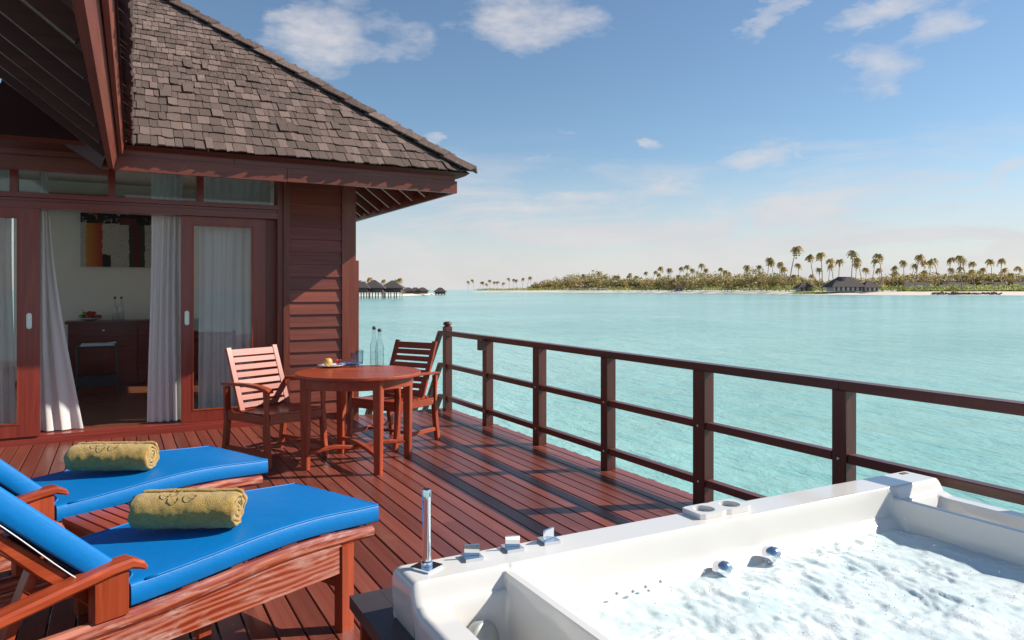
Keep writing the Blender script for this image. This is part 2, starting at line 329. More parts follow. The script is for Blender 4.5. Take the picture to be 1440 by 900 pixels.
# ------------------------------------------------------------------ mesh helpers
class MB:
    def __init__(s): s.v = []; s.f = []
    def add(s, vs, fs):
        o = len(s.v); s.v += [tuple(x) for x in vs]; s.f += [tuple(i + o for i in f) for f in fs]; return s
    def box(s, x0, x1, y0, y1, z0, z1):
        return s.add([(x0, y0, z0), (x1, y0, z0), (x1, y1, z0), (x0, y1, z0), (x0, y0, z1), (x1, y0, z1), (x1, y1, z1), (x0, y1, z1)],
                     [(0, 3, 2, 1), (4, 5, 6, 7), (0, 1, 5, 4), (1, 2, 6, 5), (2, 3, 7, 6), (3, 0, 4, 7)])
    def bar(s, p, q, w, h, up=(0, 0, 1), c=.12, w2=None, h2=None):
        """square bar with chamfered edges from p to q"""
        p = Vector(p); q = Vector(q); d = (q - p).normalized(); up = Vector(up)
        if abs(d.dot(up)) > .98: up = Vector((0, 1, 0))
        sd = d.cross(up).normalized(); u = sd.cross(d)
        vs = []
        for pt, ww, hh in ((p, w, h), (q, w2 or w, h2 or h)):
            k = min(ww, hh) * c
            for a, b in ((-ww / 2 + k, -hh / 2), (ww / 2 - k, -hh / 2), (ww / 2, -hh / 2 + k), (ww / 2, hh / 2 - k), (ww / 2 - k, hh / 2), (-ww / 2 + k, hh / 2), (-ww / 2, hh / 2 - k), (-ww / 2, -hh / 2 + k)):
                vs.append(pt + sd * a + u * b)
        fs = [tuple(range(7, -1, -1)), tuple(range(8, 16))] + [(i, (i + 1) % 8, 8 + (i + 1) % 8, 8 + i) for i in range(8)]
        return s.add(vs, fs)
    def sweep(s, pts, w, h, side, closed_ends=True, c=.15, ws=None, hs=None):
        """rectangular section (chamfered) swept along pts; side = constant sideways vector"""
        side = Vector(side).normalized(); n = len(pts); o = len(s.v); pts = [Vector(p) for p in pts]
        for i, p in enumerate(pts):
            d = (pts[min(i + 1, n - 1)] - pts[max(i - 1, 0)]).normalized(); u = side.cross(d).normalized()
            if u.z < 0 and abs(u.z) > .01: u = -u
            ww = ws[i] if ws else w; hh = hs[i] if hs else h; k = min(ww, hh) * c
            for a, b in ((-ww / 2 + k, -hh / 2), (ww / 2 - k, -hh / 2), (ww / 2, -hh / 2 + k), (ww / 2, hh / 2 - k), (ww / 2 - k, hh / 2), (-ww / 2 + k, hh / 2), (-ww / 2, hh / 2 - k), (-ww / 2, -hh / 2 + k)):
                s.v.append(tuple(p + side * a + u * b))
        for j in range(n - 1):
            for i in range(8):
                s.f.append((o + j * 8 + i, o + j * 8 + (i + 1) % 8, o + j * 8 + 8 + (i + 1) % 8, o + j * 8 + 8 + i))
        s.f.append(tuple(o + i for i in range(7, -1, -1))); s.f.append(tuple(o + (n - 1) * 8 + i for i in range(8)))
        return s
    def tube(s, pts, rad, n=10, cap=True):
        pts = [Vector(p) for p in pts]; o = len(s.v); m = len(pts)
        rad = rad if isinstance(rad, (list, tuple)) else [rad] * m
        for i, p in enumerate(pts):
            d = (pts[min(i + 1, m - 1)] - pts[max(i - 1, 0)]).normalized()
            a = d.cross(Vector((0, 0, 1)) if abs(d.z) < .9 else Vector((1, 0, 0))).normalized(); b = d.cross(a)
            for k in range(n):
                t = 2 * math.pi * k / n; s.v.append(tuple(p + (a * math.cos(t) + b * math.sin(t)) * rad[i]))
        for j in range(m - 1):
            for k in range(n): s.f.append((o + j * n + k, o + j * n + (k + 1) % n, o + (j + 1) * n + (k + 1) % n, o + (j + 1) * n + k))
        if cap: s.f.append(tuple(o + k for k in range(n - 1, -1, -1))); s.f.append(tuple(o + (m - 1) * n + k for k in range(n)))
        return s
    def lathe(s, prof, c=(0, 0, 0), n=20, closed=False):
        o = len(s.v); m = len(prof)
        for r, z in prof:
            for k in range(n):
                t = 2 * math.pi * k / n; s.v.append((c[0] + r * math.cos(t), c[1] + r * math.sin(t), c[2] + z))
        for j in range(m - 1 + (1 if closed else 0)):
            j2 = (j + 1) % m
            for k in range(n): s.f.append((o + j * n + k, o + j * n + (k + 1) % n, o + j2 * n + (k + 1) % n, o + j2 * n + k))
        if not closed:
            s.f.append(tuple(o + k for k in range(n - 1, -1, -1))); s.f.append(tuple(o + (m - 1) * n + k for k in range(n)))
        return s
    def prism(s, poly, z0, z1):
        n = len(poly); o = len(s.v)
        s.v += [(x, y, z0) for x, y in poly] + [(x, y, z1) for x, y in poly]
        s.f.append(tuple(o + i for i in range(n - 1, -1, -1))); s.f.append(tuple(o + n + i for i in range(n)))
        for i in range(n): s.f.append((o + i, o + (i + 1) % n, o + n + (i + 1) % n, o + n + i))
        return s
    def mesh(s, name, off=(0, 0, 0), mat=None, smooth=False):
        me = bpy.data.meshes.new(name); me.from_pydata([(x - off[0], y - off[1], z - off[2]) for x, y, z in s.v], [], s.f); me.update()
        bm = bmesh.new(); bm.from_mesh(me); bmesh.ops.recalc_face_normals(bm, faces=bm.faces); bm.to_mesh(me); bm.free()
        if mat: me.materials.append(MATS[mat] if isinstance(mat, str) else mat)
        if smooth:
            for p in me.polygons: p.use_smooth = True
            if smooth != True:
                try: me.set_sharp_from_angle(angle=math.radians(smooth))
                except Exception: pass
        return me
    def build(s, name, mat, parent=None, smooth=False, local=False):
        """one object; vertices are world coordinates unless local (then they are in the parent's frame)"""
        off = (0, 0, 0)
        if parent is not None and not local: off = origin(parent)
        o = bpy.data.objects.new(name, s.mesh(name, off, mat, smooth)); COL.objects.link(o)
        if parent is not None: o.parent = parent
        return o
def origin(o):
    v = Vector((0, 0, 0))
    while o is not None: v = v + Vector(o.location); o = o.parent
    return v
def put(name, mesh, loc, parent=None, rot=(0, 0, 0), scale=(1, 1, 1)):
    o = bpy.data.objects.new(name, mesh); COL.objects.link(o); o.parent = parent
    o.location = Vector(loc) - (origin(parent) if parent is not None else Vector((0, 0, 0)))
    o.rotation_euler = rot; o.scale = scale
    return o
def tag(o, label=None, cat=None, group=None, kind=None):
    if label: o['label'] = label
    if cat: o['category'] = cat
    if group: o['group'] = group
    if kind: o['kind'] = kind
    return o
def thing(name, label, cat, loc=(0, 0, 0), rz=0, group=None):
    o = bpy.data.objects.new(name, None); COL.objects.link(o); o.location = loc; o.rotation_euler = (0, 0, rz); o.empty_display_size = .2
    return tag(o, label, cat, group)
def copy_tree(o, parent=None):
    c = o.copy(); COL.objects.link(c); c.parent = parent
    for ch in o.children: copy_tree(ch, c)
    return c
def sm(a, b, x):
    if a == b: return 0. if x < a else 1.
    t = max(0., min(1., (x - a) / (b - a))); return t * t * (3 - 2 * t)

# ------------------------------------------------------------------ sea
WATER_Z = -1.5
sea = MB().add([(-15000, -15000, WATER_Z), (15000, -15000, WATER_Z), (15000, 15000, WATER_Z), (-15000, 15000, WATER_Z)], [(0, 1, 2, 3)]).build('sea', 'sea')
tag(sea, kind='structure')

# ------------------------------------------------------------------ deck
RAIL_X = 3.42
PITCH = .105
deck = MB()
for y in [i * .6 - 1.7 for i in range(17)]: deck.box(-4.2, 3.5, y, y + .05, -.20, -.0281)
deck.box(3.46, 3.50, -1.72, 8.15, -.22, -.0285)
for x in (-3.5, -1.2, 1.1, 3.3):
    for y in (-1., 2., 5., 7.8): deck.box(x - .11, x + .11, y - .11, y + .11, -2.6, -.2005)
deck = deck.build('deck', 'under_timber'); tag(deck, 'dark red timber deck of long planks on piles', kind='structure')
w = PITCH - .007
pm = MB()
sec = [(-w / 2, -.028), (w / 2, -.028), (w / 2, -.003), (w / 2 - .003, 0), (-w / 2 + .003, 0), (-w / 2, -.003)]
pm.add([(x, 0, z) for x, z in sec] + [(x, 1, z) for x, z in sec], [(5, 4, 3, 2, 1, 0), (6, 7, 8, 9, 10, 11)] + [(i, (i + 1) % 6, 6 + (i + 1) % 6, 6 + i) for i in range(6)])
plank_me = pm.mesh('plank', (0, 0, 0), 'deck')
x = RAIL_X + .10 - PITCH / 2; k = 0
while x > -4.2:
    cuts = [-1.7, R_.uniform(.2, 2.2) if k % 2 else R_.uniform(2.6, 4.3), R_.uniform(5.2, 7.0), 8.14 if x > 2.4 else 8.0]
    if k % 3 == 0: cuts.pop(2)
    for a, b in zip(cuts, cuts[1:]):
        put('plank', plank_me, (x, a + .002, R_.uniform(-.0012, .0012)), deck, (0, 0, R_.uniform(-.0004, .0004)), (1, b - a - .004, 1))
    x -= PITCH; k += 1
# short cleats along the outer edge
cl = MB().box(-.014, .014, -.035, .035, -.06, -.012).mesh('edge_cleat', (0, 0, 0), 'rail_y')
for i in range(104): put('edge_cleat', cl, (RAIL_X + .115 + R_.uniform(-.003, .003), -1.65 + i * .094, R_.uniform(-.004, .004)), deck)

# ------------------------------------------------------------------ railing
rl = thing('railing', 'dark brown timber railing of square posts and three rails along the water edge', 'railing', (RAIL_X, 7.95, 0))
PS = .088
posts_y = [7.95 - 1.069 * i for i in range(9)]
for i, y in enumerate(posts_y):
    if i == 0:
        MB().bar((RAIL_X, y, 0), (RAIL_X, y, .985), PS, PS, c=.05).build('post', 'rail_z', rl)
        cap = MB().lathe([(.045, .985), (.045, .992), (.034, .996), (.034, 1.004), (.05, 1.008), (.052, 1.022), (.045, 1.036), (.024, 1.046)], (RAIL_X, y, 0), 20).build('post_cap', 'rail_z', rl, 40)
    else:
        MB().bar((RAIL_X, y, 0), (RAIL_X, y, .884), PS, PS * (1.25 if i in (2, 4) else 1), c=.05).build('post', 'rail_z', rl)
for i in range(8):
    ya, yb = posts_y[i], posts_y[i + 1]
    for z in (.527, .150):
        MB().bar((RAIL_X, ya - PS * .52, z), (RAIL_X, yb + PS * .64, z), .062, .048, c=.08).build('rail', 'rail_y', rl)
for ya, yb in ((7.95 - PS * .51, 6.8815), (6.8785, 4.745), (4.742, 2.606), (2.603, -.63)):
    MB().bar((RAIL_X, ya, .910), (RAIL_X, yb, .910), .085, .052, c=.08).build('top_rail', 'rail_y', rl)
bolt_me = MB().lathe([(.010, 0), (.010, .004), (.006, .007), (.001, .0075)], n=10).mesh('bolt', (0, 0, 0), 'steel', True)
for i, y in enumerate(posts_y[1:], 1):
    for z in (.527, .150): put('bolt', bolt_me, (RAIL_X - PS / 2, y + R_.uniform(-.004, .004), z + R_.uniform(-.006, .006)), rl, (0, -math.pi / 2, 0))
MB().box(RAIL_X - .105, RAIL_X - .0445, 6.84, 6.92, .79, .905).build('junction_box', 'rail_z', rl)
# stair going down to the water behind the corner post
st = thing('water_stair', 'steep timber stair with sloping handrails dropping to the lagoon behind the capped post', 'stair', (3.0, 8.2, 0))
for z, nm in ((.91, 'handrail'), (.527, 'mid_rail'), (.15, 'stringer')):
    MB().sweep([(RAIL_X, 7.998, z), (RAIL_X, 8.16, z), (RAIL_X, 9.5, z - 1.65)], .062, .052, (1, 0, 0)).build(nm, 'rail_y', st)
MB().sweep([(2.56, 8.16, .1), (2.56, 9.5, .1 - 1.65)], .055, .09, (1, 0, 0)).build('stringer', 'rail_y', st)
for i in range(5): MB().box(2.58, 3.39, 8.25 + i * .2, 8.47 + i * .2, -.24 - i * .246, -.20 - i * .246).build('tread', 'rail_x', st)

# ------------------------------------------------------------------ villa
YW = 8.05
villa = thing('villa', 'red brown timber water villa with shingled hip roof and sliding glass doors', 'villa', (0, 8.3, 0))
def vp(name, mat, *boxes, par=villa, smooth=False):
    b = MB()
    for q in boxes: b.box(*q)
    return b.build(name, mat, par, smooth)
# sill, lintel, jambs, posts
vp('door_sill', 'door_x', (-3.4, 1.49, 7.985, 8.20, -.02, .055), (-3.4, 1.49, 8.03, 8.20, .055, .075))
vp('skirting', 'villa_x', (1.49, 2.30, 7.995, 8.04, -.02, .10))
vp('lintel', 'door_x', (-3.4, 1.492, 7.99, 8.22, 2.168, 2.232), (-3.4, 1.492, 8.005, 8.22, 2.235, 2.262), (-3.4, 1.492, 7.98, 8.22, 2.265, 2.31))
vp('head_beam', 'villa_x', (-3.4, 2.30, 8.0, 8.2, 2.62, 2.85))
vp('jamb', 'villa_z', (1.492, 1.545, 7.985, 8.2, .0, 2.62)); vp('jamb', 'villa_z', (1.548, 1.612, 7.965, 8.2, .0, 2.62))
vp('corner_post', 'villa_z', (2.17, 2.324, 7.952, 8.11, -.02, 2.62))
vp('corner_board', 'villa_z', (2.3265, 2.366, 7.985, 8.07, -.05, 1.745))
for xm in (-2.42, -1.62, -.829, -.048, .737): vp('mullion', 'door_z', (xm - .032, xm + .032, 8.0, 8.1, 2.312, 2.618))
xs = [-3.4, -2.42, -1.62, -.829, -.048, .737, 1.49]
for a, b in zip(xs, xs[1:]): vp('transom_pane', 'pane', (a + .033, b - .033, 8.045, 8.051, 2.313, 2.617))
# horizontal siding boards
for i in range(19):
    z = .08 + i * .1345
    y0 = 7.962
    MB().add([(1.613, y0, z), (2.169, y0, z), (2.169, y0 + .018, z + .139), (1.613, y0 + .018, z + .139), (1.613, 8.02, z), (2.169, 8.02, z), (2.169, 8.04, z + .139), (1.613, 8.04, z + .139)],
             [(0, 1, 2, 3), (4, 7, 6, 5), (0, 4, 5, 1), (3, 2, 6, 7), (0, 3, 7, 4), (1, 5, 6, 2)]).build('siding_board', 'villa_x', villa)
vp('backing_wall', 'villa_x', (1.55, 2.30, 8.045, 8.2, 0, 2.7))
vp('side_wall', 'villa_y', (2.2, 2.32, 8.115, 8.4, -.3, 2.7), (2.2, 2.32, 9.6, 9.85, -.3, 2.7), (2.2, 2.32, 8.4005, 9.5995, -.3, .2), (2.2, 2.32, 8.4005, 9.5995, 1.15, 2.7), (2.2, 2.32, 10.65, 12.4, -.3, 2.7), (2.2, 2.32, 9.8505, 10.6495, -.3, .62), (2.2, 2.32, 9.8505, 10.6495, 1.80, 2.7))
# room
vp('room_floor', 'roomfloor', (-3.5, 2.19, 8.21, 12.3, -.05, .09))
vp('room_wall', 'plaster', (-1.25, 2.19, 12.08, 12.2, .06, 2.95), (-3.5, -1.2505, 12.08, 12.2, .06, .2), (-3.5, -1.2505, 12.08, 12.2, 2.85, 2.95))
vp('added_back_pane', 'pane', (-3.49, -1.251, 12.13, 12.136, .201, 2.849))  # unseen opening added in the back wall to let daylight fill the room
vp('room_side_wall', 'plaster', (2.05, 2.19, 8.21, 8.4, .095, 2.95), (2.05, 2.19, 9.6, 9.85, .095, 2.95), (2.05, 2.19, 8.4005, 9.5995, .095, .2), (2.05, 2.19, 8.4005, 9.5995, 1.15, 2.95), (2.05, 2.19, 10.65, 12.075, .095, 2.95), (2.05, 2.19, 9.8505, 10.6495, .095, .62), (2.05, 2.19, 9.8505, 10.6495, 1.62, 2.95))
vp('unseen_side_pane', 'pane', (2.11, 2.116, 9.851, 10.649, .621, 1.619)); vp('unseen_side_pane', 'pane', (2.11, 2.116, 8.401, 9.599, .201, 1.149))  # unseen: nearer pane added for bounce light, farther one for the floor sun patch
vp('room_ceiling', 'plaster', (-3.5, 2.19, 8.21, 12.3, 2.955, 3.0))
vp('room_beam', 'villa_x', (-3.5, 2.04, 11.8, 12.07, 2.52, 2.75)); vp('skirting', 'cabinet', (-3.5, 2.04, 12.055, 12.078, .062, .17))
vp('floor_deck', 'under_timber', (-3.5, 2.19, 8.215, 12.4, -.3, -.055))
vp('air_grille', 'cabinet', (.03, .25, 12.02, 12.078, 2.36, 2.46))
# sliding doors
def sliding_door(x0, x1, y, stile_l, stile_r, side):
    d = MB(); z0, z1 = .078, 2.166
    d.box(x0, x0 + stile_l, y, y + .045, z0, z1); d.box(x1 - stile_r, x1, y, y + .045, z0, z1)
    d.box(x0 + stile_l + .0005, x1 - stile_r - .0005, y + .001, y + .044, z0, z0 + .115); d.box(x0 + stile_l + .0005, x1 - stile_r - .0005, y + .001, y + .044, z1 - .085, z1)
    d = d.build('sliding_door', 'door_z', villa)
    fr = MB(); a, b, c, e = x0 + stile_l, x1 - stile_r, z0 + .115, z1 - .085
    for q in ((a, a + .012, c, e), (b - .012, b, c, e)): fr.box(q[0], q[1], y - .004, y + .012, q[2], q[3])
    for q in ((a + .0125, b - .0125, c, c + .012), (a + .0125, b - .0125, e - .012, e)): fr.box(q[0], q[1], y - .004, y + .012, q[2], q[3])
    fr.build('glazing_bead', 'furn_z', d)
    vp('pane', 'pane', (a + .001, b - .001, y + .02, y + .026, c + .001, e - .001), par=d)
    hx = x0 + stile_l * .5 if side < 0 else x1 - stile_r * .5
    hb = MB(); ring = []
    for r_, yy in ((.021, y - .001), (.021, y - .008), (.014, y - .008), (.012, y - .002)):
        ring.append([(hx + r_ * math.cos(t), yy, 1.135 + (.052 if math.sin(t) > 0 else -.052) * (1 if abs(math.sin(t)) > 1e-6 else 0) + r_ * math.sin(t)) for t in [2 * math.pi * (i + .5) / 20 for i in range(20)]])
    for rr in ring: hb.v += rr
    for j in range(3):
        for i in range(20): hb.f.append((j * 20 + i, j * 20 + (i + 1) % 20, j * 20 + 20 + (i + 1) % 20, j * 20 + 20 + i))
    hb.f.append(tuple(range(60, 80)))
    hb.build('handle', 'steel', d, 40)
    return d
sliding_door(-1.60, -.627, 7.992, .105, .165, 1)
sliding_door(.566, 1.383, 8.075, .105, .125, -1)
vp('door_pocket', 'villa_z', (1.386, 1.4915, 8.09, 8.19, .078, 2.166))
vp('fixed_frame', 'door_z', (-3.4, -1.62, 8.06, 8.10, .078, .2), (-1.72, -1.62, 8.06, 8.10, .2005, 2.166))
vp('fixed_pane', 'pane', (-3.4, -1.721, 8.078, 8.084, .2, 2.166))

# roof --------------------------------------------------------------
P = .82
TIP = Vector((3.318, 7.07, 2.68))
roof = MB()
RX0 = -.9; RUN = 4.3
ap = Vector((TIP.x - RUN, TIP.y + RUN, TIP.z + P * RUN))
# underlay slab: front slope and right slope
roof.add([(RX0, TIP.y + .01, TIP.z - .02), (TIP.x - .01, TIP.y + .01, TIP.z - .02), (ap.x, ap.y, ap.z - .02), (RX0, ap.y, ap.z - .02),
          (RX0, TIP.y + .05, TIP.z - .05), (TIP.x - .05, TIP.y + .05, TIP.z - .05), (ap.x, ap.y, ap.z - .09), (RX0, ap.y, ap.z - .09)],
         [(0, 1, 2, 3), (4, 7, 6, 5), (0, 4, 5, 1), (0, 3, 7, 4), (1, 5, 6, 2), (3, 2, 6, 7)])
roof.add([(TIP.x - .01, TIP.y + .01, TIP.z - .02), (TIP.x - .01, 14, TIP.z - .02), (ap.x, 14, ap.z - .02), (ap.x, ap.y, ap.z - .02),
          (TIP.x - .05, TIP.y + .05, TIP.z - .05), (TIP.x - .05, 14, TIP.z - .05), (ap.x, 14, ap.z - .09), (ap.x, ap.y, ap.z - .09)],
         [(0, 1, 2, 3), (4, 7, 6, 5), (0, 4, 5, 1), (0, 3, 7, 4), (1, 5, 6, 2), (3, 2, 6, 7)])
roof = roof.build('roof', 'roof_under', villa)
# shingles
var = []
for i in range(7):
    q = R_; wv = 1.0; tw = [q.uniform(-.04, .04) for _ in range(4)]; jag = [q.uniform(-.05, .05) for _ in range(3)]
    # unit shingle: x 0..1 (width), y 0..1 (up slope), thick at the butt
    bot = [(0, jag[0]), (.5, jag[1]), (1, jag[2])]
    vs = [(x, y, .0) for x, y in bot] + [(1 + tw[0] * .3, 1, 0), (tw[1] * .3, 1, 0)] + [(x, y, 1) for x, y in bot] + [(1 + tw[0] * .3, 1, .25), (tw[1] * .3, 1, .25)]
    fs = [(4, 3, 2, 1, 0), (5, 6, 7, 8, 9)] + [(i, (i + 1) % 5, 5 + (i + 1) % 5, 5 + i) for i in range(5)]
    var.append(MB().add(vs, fs).mesh('shingle', (0, 0, 0), 'shingle'))
slope = math.atan(P); EXPO = .160; CS, SN = math.cos(slope), math.sin(slope)
sh = []
for row in range(34):
    v0 = row * EXPO * (1 - .004 * row) - .02
    ydist = v0 * CS; xr = TIP.x - max(0, ydist) + .01
    if ydist > RUN: break
    x = RX0 + .75 + R_.uniform(0, .08)
    while x < xr:
        wd = R_.choice((.055, .068, .078, .088, .1, .12)) * R_.uniform(.92, 1.08)
        wd = min(wd, xr - x + .03)
        if wd > .02:
            lift = R_.uniform(0, .005) + (R_.random() < .10) * R_.uniform(.004, .012)
            vv = v0 + R_.uniform(-.009, .009)
            loc = Vector((x + .002, TIP.y + vv * CS - SN * (.002 + lift), TIP.z + vv * SN + CS * (.002 + lift)))
            sh.append((loc, (slope + R_.uniform(.02, .05) * 0 - .035, 0, R_.uniform(-.022, .022)), (wd - .004, EXPO * 1.4, R_.uniform(.007, .013)), R_.choice(var)))
        x += wd
sh.sort(key=lambda q: (q[0] - Vector((0, 0, H))).length + (50 if q[0].x < .02 else 0))
for loc, rot, scl, me in sh[:300]: put('shingle', me, loc, roof, rot, scl)
rest = MB()
for loc, rot, scl, me in sh[300:]:
    mt = Matrix.LocRotScale(loc, __import__('mathutils').Euler(rot), Vector(scl))
    rest.add([mt @ v.co for v in me.vertices], [tuple(p.vertices) for p in me.polygons])
tag(rest.build('upper_shingles', 'shingle', roof), kind='stuff')
# hip caps
hd = Vector((-1, 1, P)).normalized(); hs = Vector((1, 1, 0)).normalized(); hu = hd.cross(hs).normalized(); hu = hu if hu.z > 0 else -hu
L_ = .34
for i in range(17):
    p0 = TIP + Vector((.02, -.02, .0)) + hd * (i * L_) ; p1 = p0 + hd * (L_ + .05)
    b = MB(); vs = []
    for p, wd, lf in ((p0, .115, .046), (p1, .10, .024)):
        for a, c in ((-wd, -.045), (0, .012), (wd, -.045), (wd, -.060), (0, -.006), (-wd, -.060)): vs.append(p + hs * a + hu * (c + lf + R_.uniform(-.003, .003)))
    b.add(vs, [(0, 1, 2, 3, 4, 5), (11, 10, 9, 8, 7, 6)] + [(j, (j + 1) % 6, 6 + (j + 1) % 6, 6 + j) for j in range(6)])
    b.build('hip_cap', 'shingle', roof)
# fascia of the front eave and of the right eave
FY, FX, FZ = 7.145, 3.185, 2.447
def fasc(name, z0, z1, off, xa, xb, par=villa): return vp(name, 'villa_x', (xa, xb, FY - off, FY + .03, z0, z1), par=par)
fasc('fascia_board', FZ, FZ + .128, 0, -.03, 1.42); fasc('fascia_board', FZ + .001, FZ + .127, .002, 1.424, FX)
fasc('upper_fascia', FZ + .131, FZ + .205, -.012, -.03, .95); fasc('upper_fascia', FZ + .131, FZ + .204, -.010, .953, FX - .02)
vp('side_fascia', 'villa_y', (FX - .03, FX - .001, FY + .032, 13.5, FZ, FZ + .128)); vp('side_fascia', 'villa_y', (FX - .045, FX - .012, FY + .032, 13.5, FZ + .131, FZ + .2))
# rafters carrying the right overhang, soffit boards
for i in range(12):
    y = 7.45 + i * .42
    xi = max(2.33, TIP.x - (y - TIP.y) + .16)
    if xi > FX - .2: continue
    MB().sweep([(xi, y, FZ + .09 + .76 * (FX - .04 - xi)), (FX - .04, y, FZ + .06 + .03)], .045, .13, (0, 1, 0), c=.04).build('rafter', 'villa_x', villa)
MB().sweep([(2.36, 8.0, FZ + .05 + .62), (FX - .05, FY + .05, FZ + .055)], .05, .13, (1, 1, 0), c=.04).build('hip_rafter', 'villa_x', villa)
for i in range(7):
    x = .3 + i * .42
    if x < 2.3: MB().sweep([(x, 7.18, FZ + .06), (x, 8.02, FZ + .06 + .66)], .045, .12, (1, 0, 0), c=.04).build('rafter', 'villa_y', villa)

# porch roof reaching toward the viewer on the left: eave almost parallel to the railing
porch = thing('porch_roof', 'dark timber porch roof overhead with exposed rafters and shingled edge', 'roof', (-.035, 7.1, 0), math.radians(-1.03))
def pb(): return MB()
PY0, PY1 = -.03, -7.6          # local y range (towards the viewer)
pe = pb().add([(-.035, PY0, 2.447), (.005, PY0, 2.447), (.005, PY1, 2.447), (-.035, PY1, 2.447), (-.035, PY0, 2.60), (.045, PY0, 2.60), (.045, PY1, 2.60), (-.035, PY1, 2.60)],
              [(0, 1, 2, 3), (4, 7, 6, 5), (0, 4, 5, 1), (1, 5, 6, 2), (2, 6, 7, 3), (3, 7, 4, 0)]).build('eave_beam', 'villa_y', porch, local=True)
pb().add([(.047, PY0, 2.575), (.072, PY0, 2.575), (.072, PY1, 2.575), (.047, PY1, 2.575), (.06, PY0, 2.655), (.095, PY0, 2.655), (.095, PY1, 2.655), (.06, PY1, 2.655)],
         [(0, 1, 2, 3), (4, 7, 6, 5), (0, 4, 5, 1), (1, 5, 6, 2), (2, 6, 7, 3), (3, 7, 4, 0)]).build('edge_board', 'villa_y', porch, local=True)
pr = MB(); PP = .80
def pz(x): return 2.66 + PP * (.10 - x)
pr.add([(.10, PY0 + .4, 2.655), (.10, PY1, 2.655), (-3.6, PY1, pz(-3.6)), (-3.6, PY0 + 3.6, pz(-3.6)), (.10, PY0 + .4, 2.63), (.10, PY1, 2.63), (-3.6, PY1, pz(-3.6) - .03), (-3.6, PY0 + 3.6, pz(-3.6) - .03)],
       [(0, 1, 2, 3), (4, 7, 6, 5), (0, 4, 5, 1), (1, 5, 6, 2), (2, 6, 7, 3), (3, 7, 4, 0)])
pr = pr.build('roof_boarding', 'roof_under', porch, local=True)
# shingle courses showing along the eave edge
y = PY0; ei = 0
while y > PY1:
    wd = R_.uniform(.08, .15)
    for c_ in range(2):
        xo = .150 - c_ * .055 + R_.uniform(-.006, .006)
        o = bpy.data.objects.new('edge_shingle', var[ei % 7]); COL.objects.link(o); o.parent = porch
        o.location = (xo, y - wd, 2.652 + c_ * .042 + R_.uniform(0, .006)); o.rotation_euler = (0, math.atan(PP), math.pi / 2 + R_.uniform(-.02, .02)); o.rotation_mode = 'XYZ'
        o.rotation_euler = Matrix(((0, -math.cos(math.atan(PP)), math.sin(math.atan(PP))), (1, 0, 0), (0, math.sin(math.atan(PP)), math.cos(math.atan(PP))))).to_euler()
        o.scale = (wd - .004, .2, .016); ei += 1
    y -= wd
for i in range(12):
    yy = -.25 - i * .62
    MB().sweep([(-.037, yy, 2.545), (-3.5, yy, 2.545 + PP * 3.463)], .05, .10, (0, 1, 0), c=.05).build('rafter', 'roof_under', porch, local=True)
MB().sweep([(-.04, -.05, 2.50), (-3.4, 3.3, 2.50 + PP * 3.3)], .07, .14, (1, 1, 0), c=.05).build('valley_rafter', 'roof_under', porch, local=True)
MB().bar((-.05, .62, 2.54), (-3.3, .62, 2.54), .10, .13, c=.06).build('wall_plate', 'villa_x', porch, local=True)
MB().sweep([(-.15, .6, 2.61), (-3.4, .6, 2.63)], .03, .1, (0, 1, 0)).build('frieze_board', 'villa_x', porch, local=True)

# ------------------------------------------------------------------ curtains
def curtain(name, label, pts_top, pts_bot, ztop, zbot, folds, amp, group=None, seed=1):
    """sheet between a top line and a bottom line (x0,x1,y) with gathered folds, 3 mm thick"""
    rr = random.Random(seed); nu, nv = folds * 10, 26
    b = MB(); ph = [rr.uniform(-.6, .6) for _ in range(folds + 2)]
    grid = {}
    for sd in (0, 1):
        for j in range(nv + 1):
            v = j / nv; z = ztop + (zbot - ztop) * v; e = v ** 1.6
            for i in range(nu + 1):
                u = i / nu
                xa = pts_top[0] + (pts_bot[0] - pts_top[0]) * e; xb = pts_top[1] + (pts_bot[1] - pts_top[1]) * e
                f = u * folds; ww = math.sin(2 * math.pi * f + ph[int(f)] * math.sin(math.pi * (f % 1))) 
                a = amp * (.55 + .45 * v) * (1 + .5 * math.sin(3 * u + seed))
                x = xa + (xb - xa) * u + .25 * a * math.sin(4 * math.pi * f + seed) + .01 * math.sin(5 * v + 3 * u)
                y = pts_top[2] + (pts_bot[2] - pts_top[2]) * e + a * ww + .012 * math.sin(7 * v + 9 * u)
                grid[sd, j, i] = len(b.v); b.v.append((x, y + sd * .003, z))
    for sd in (0, 1):
        for j in range(nv):
            for i in range(nu): b.f.append((grid[sd, j, i], grid[sd, j, i + 1], grid[sd, j + 1, i + 1], grid[sd, j + 1, i]))
    o = b.build(name, 'curtain', None, True)
    return tag(o, label, 'curtain', group)
curtain('curtain', 'sheer white curtain bunched against the left door and flaring at its hem', (-.66, -.585, 8.26), (-.655, -.30, 8.18), 2.66, .085, 3, .022, seed=2)
curtain('curtain', 'white gathered curtain hanging beside the brown sliding door, lit at its foot', (.30, .60, 8.24), (.275, .60, 8.20), 2.66, .09, 5, .026, seed=5)
curtain('curtain', 'white sheer behind the glass of the right sliding door', (.74, 1.47, 8.32), (.76, 1.47, 8.32), 2.66, .09, 8, .03, seed=9)
curtain('curtain', 'white sheer behind the glass of the left door', (-1.5, -.86, 8.30), (-1.5, -.84, 8.30), 2.66, .09, 7, .03, seed=11)

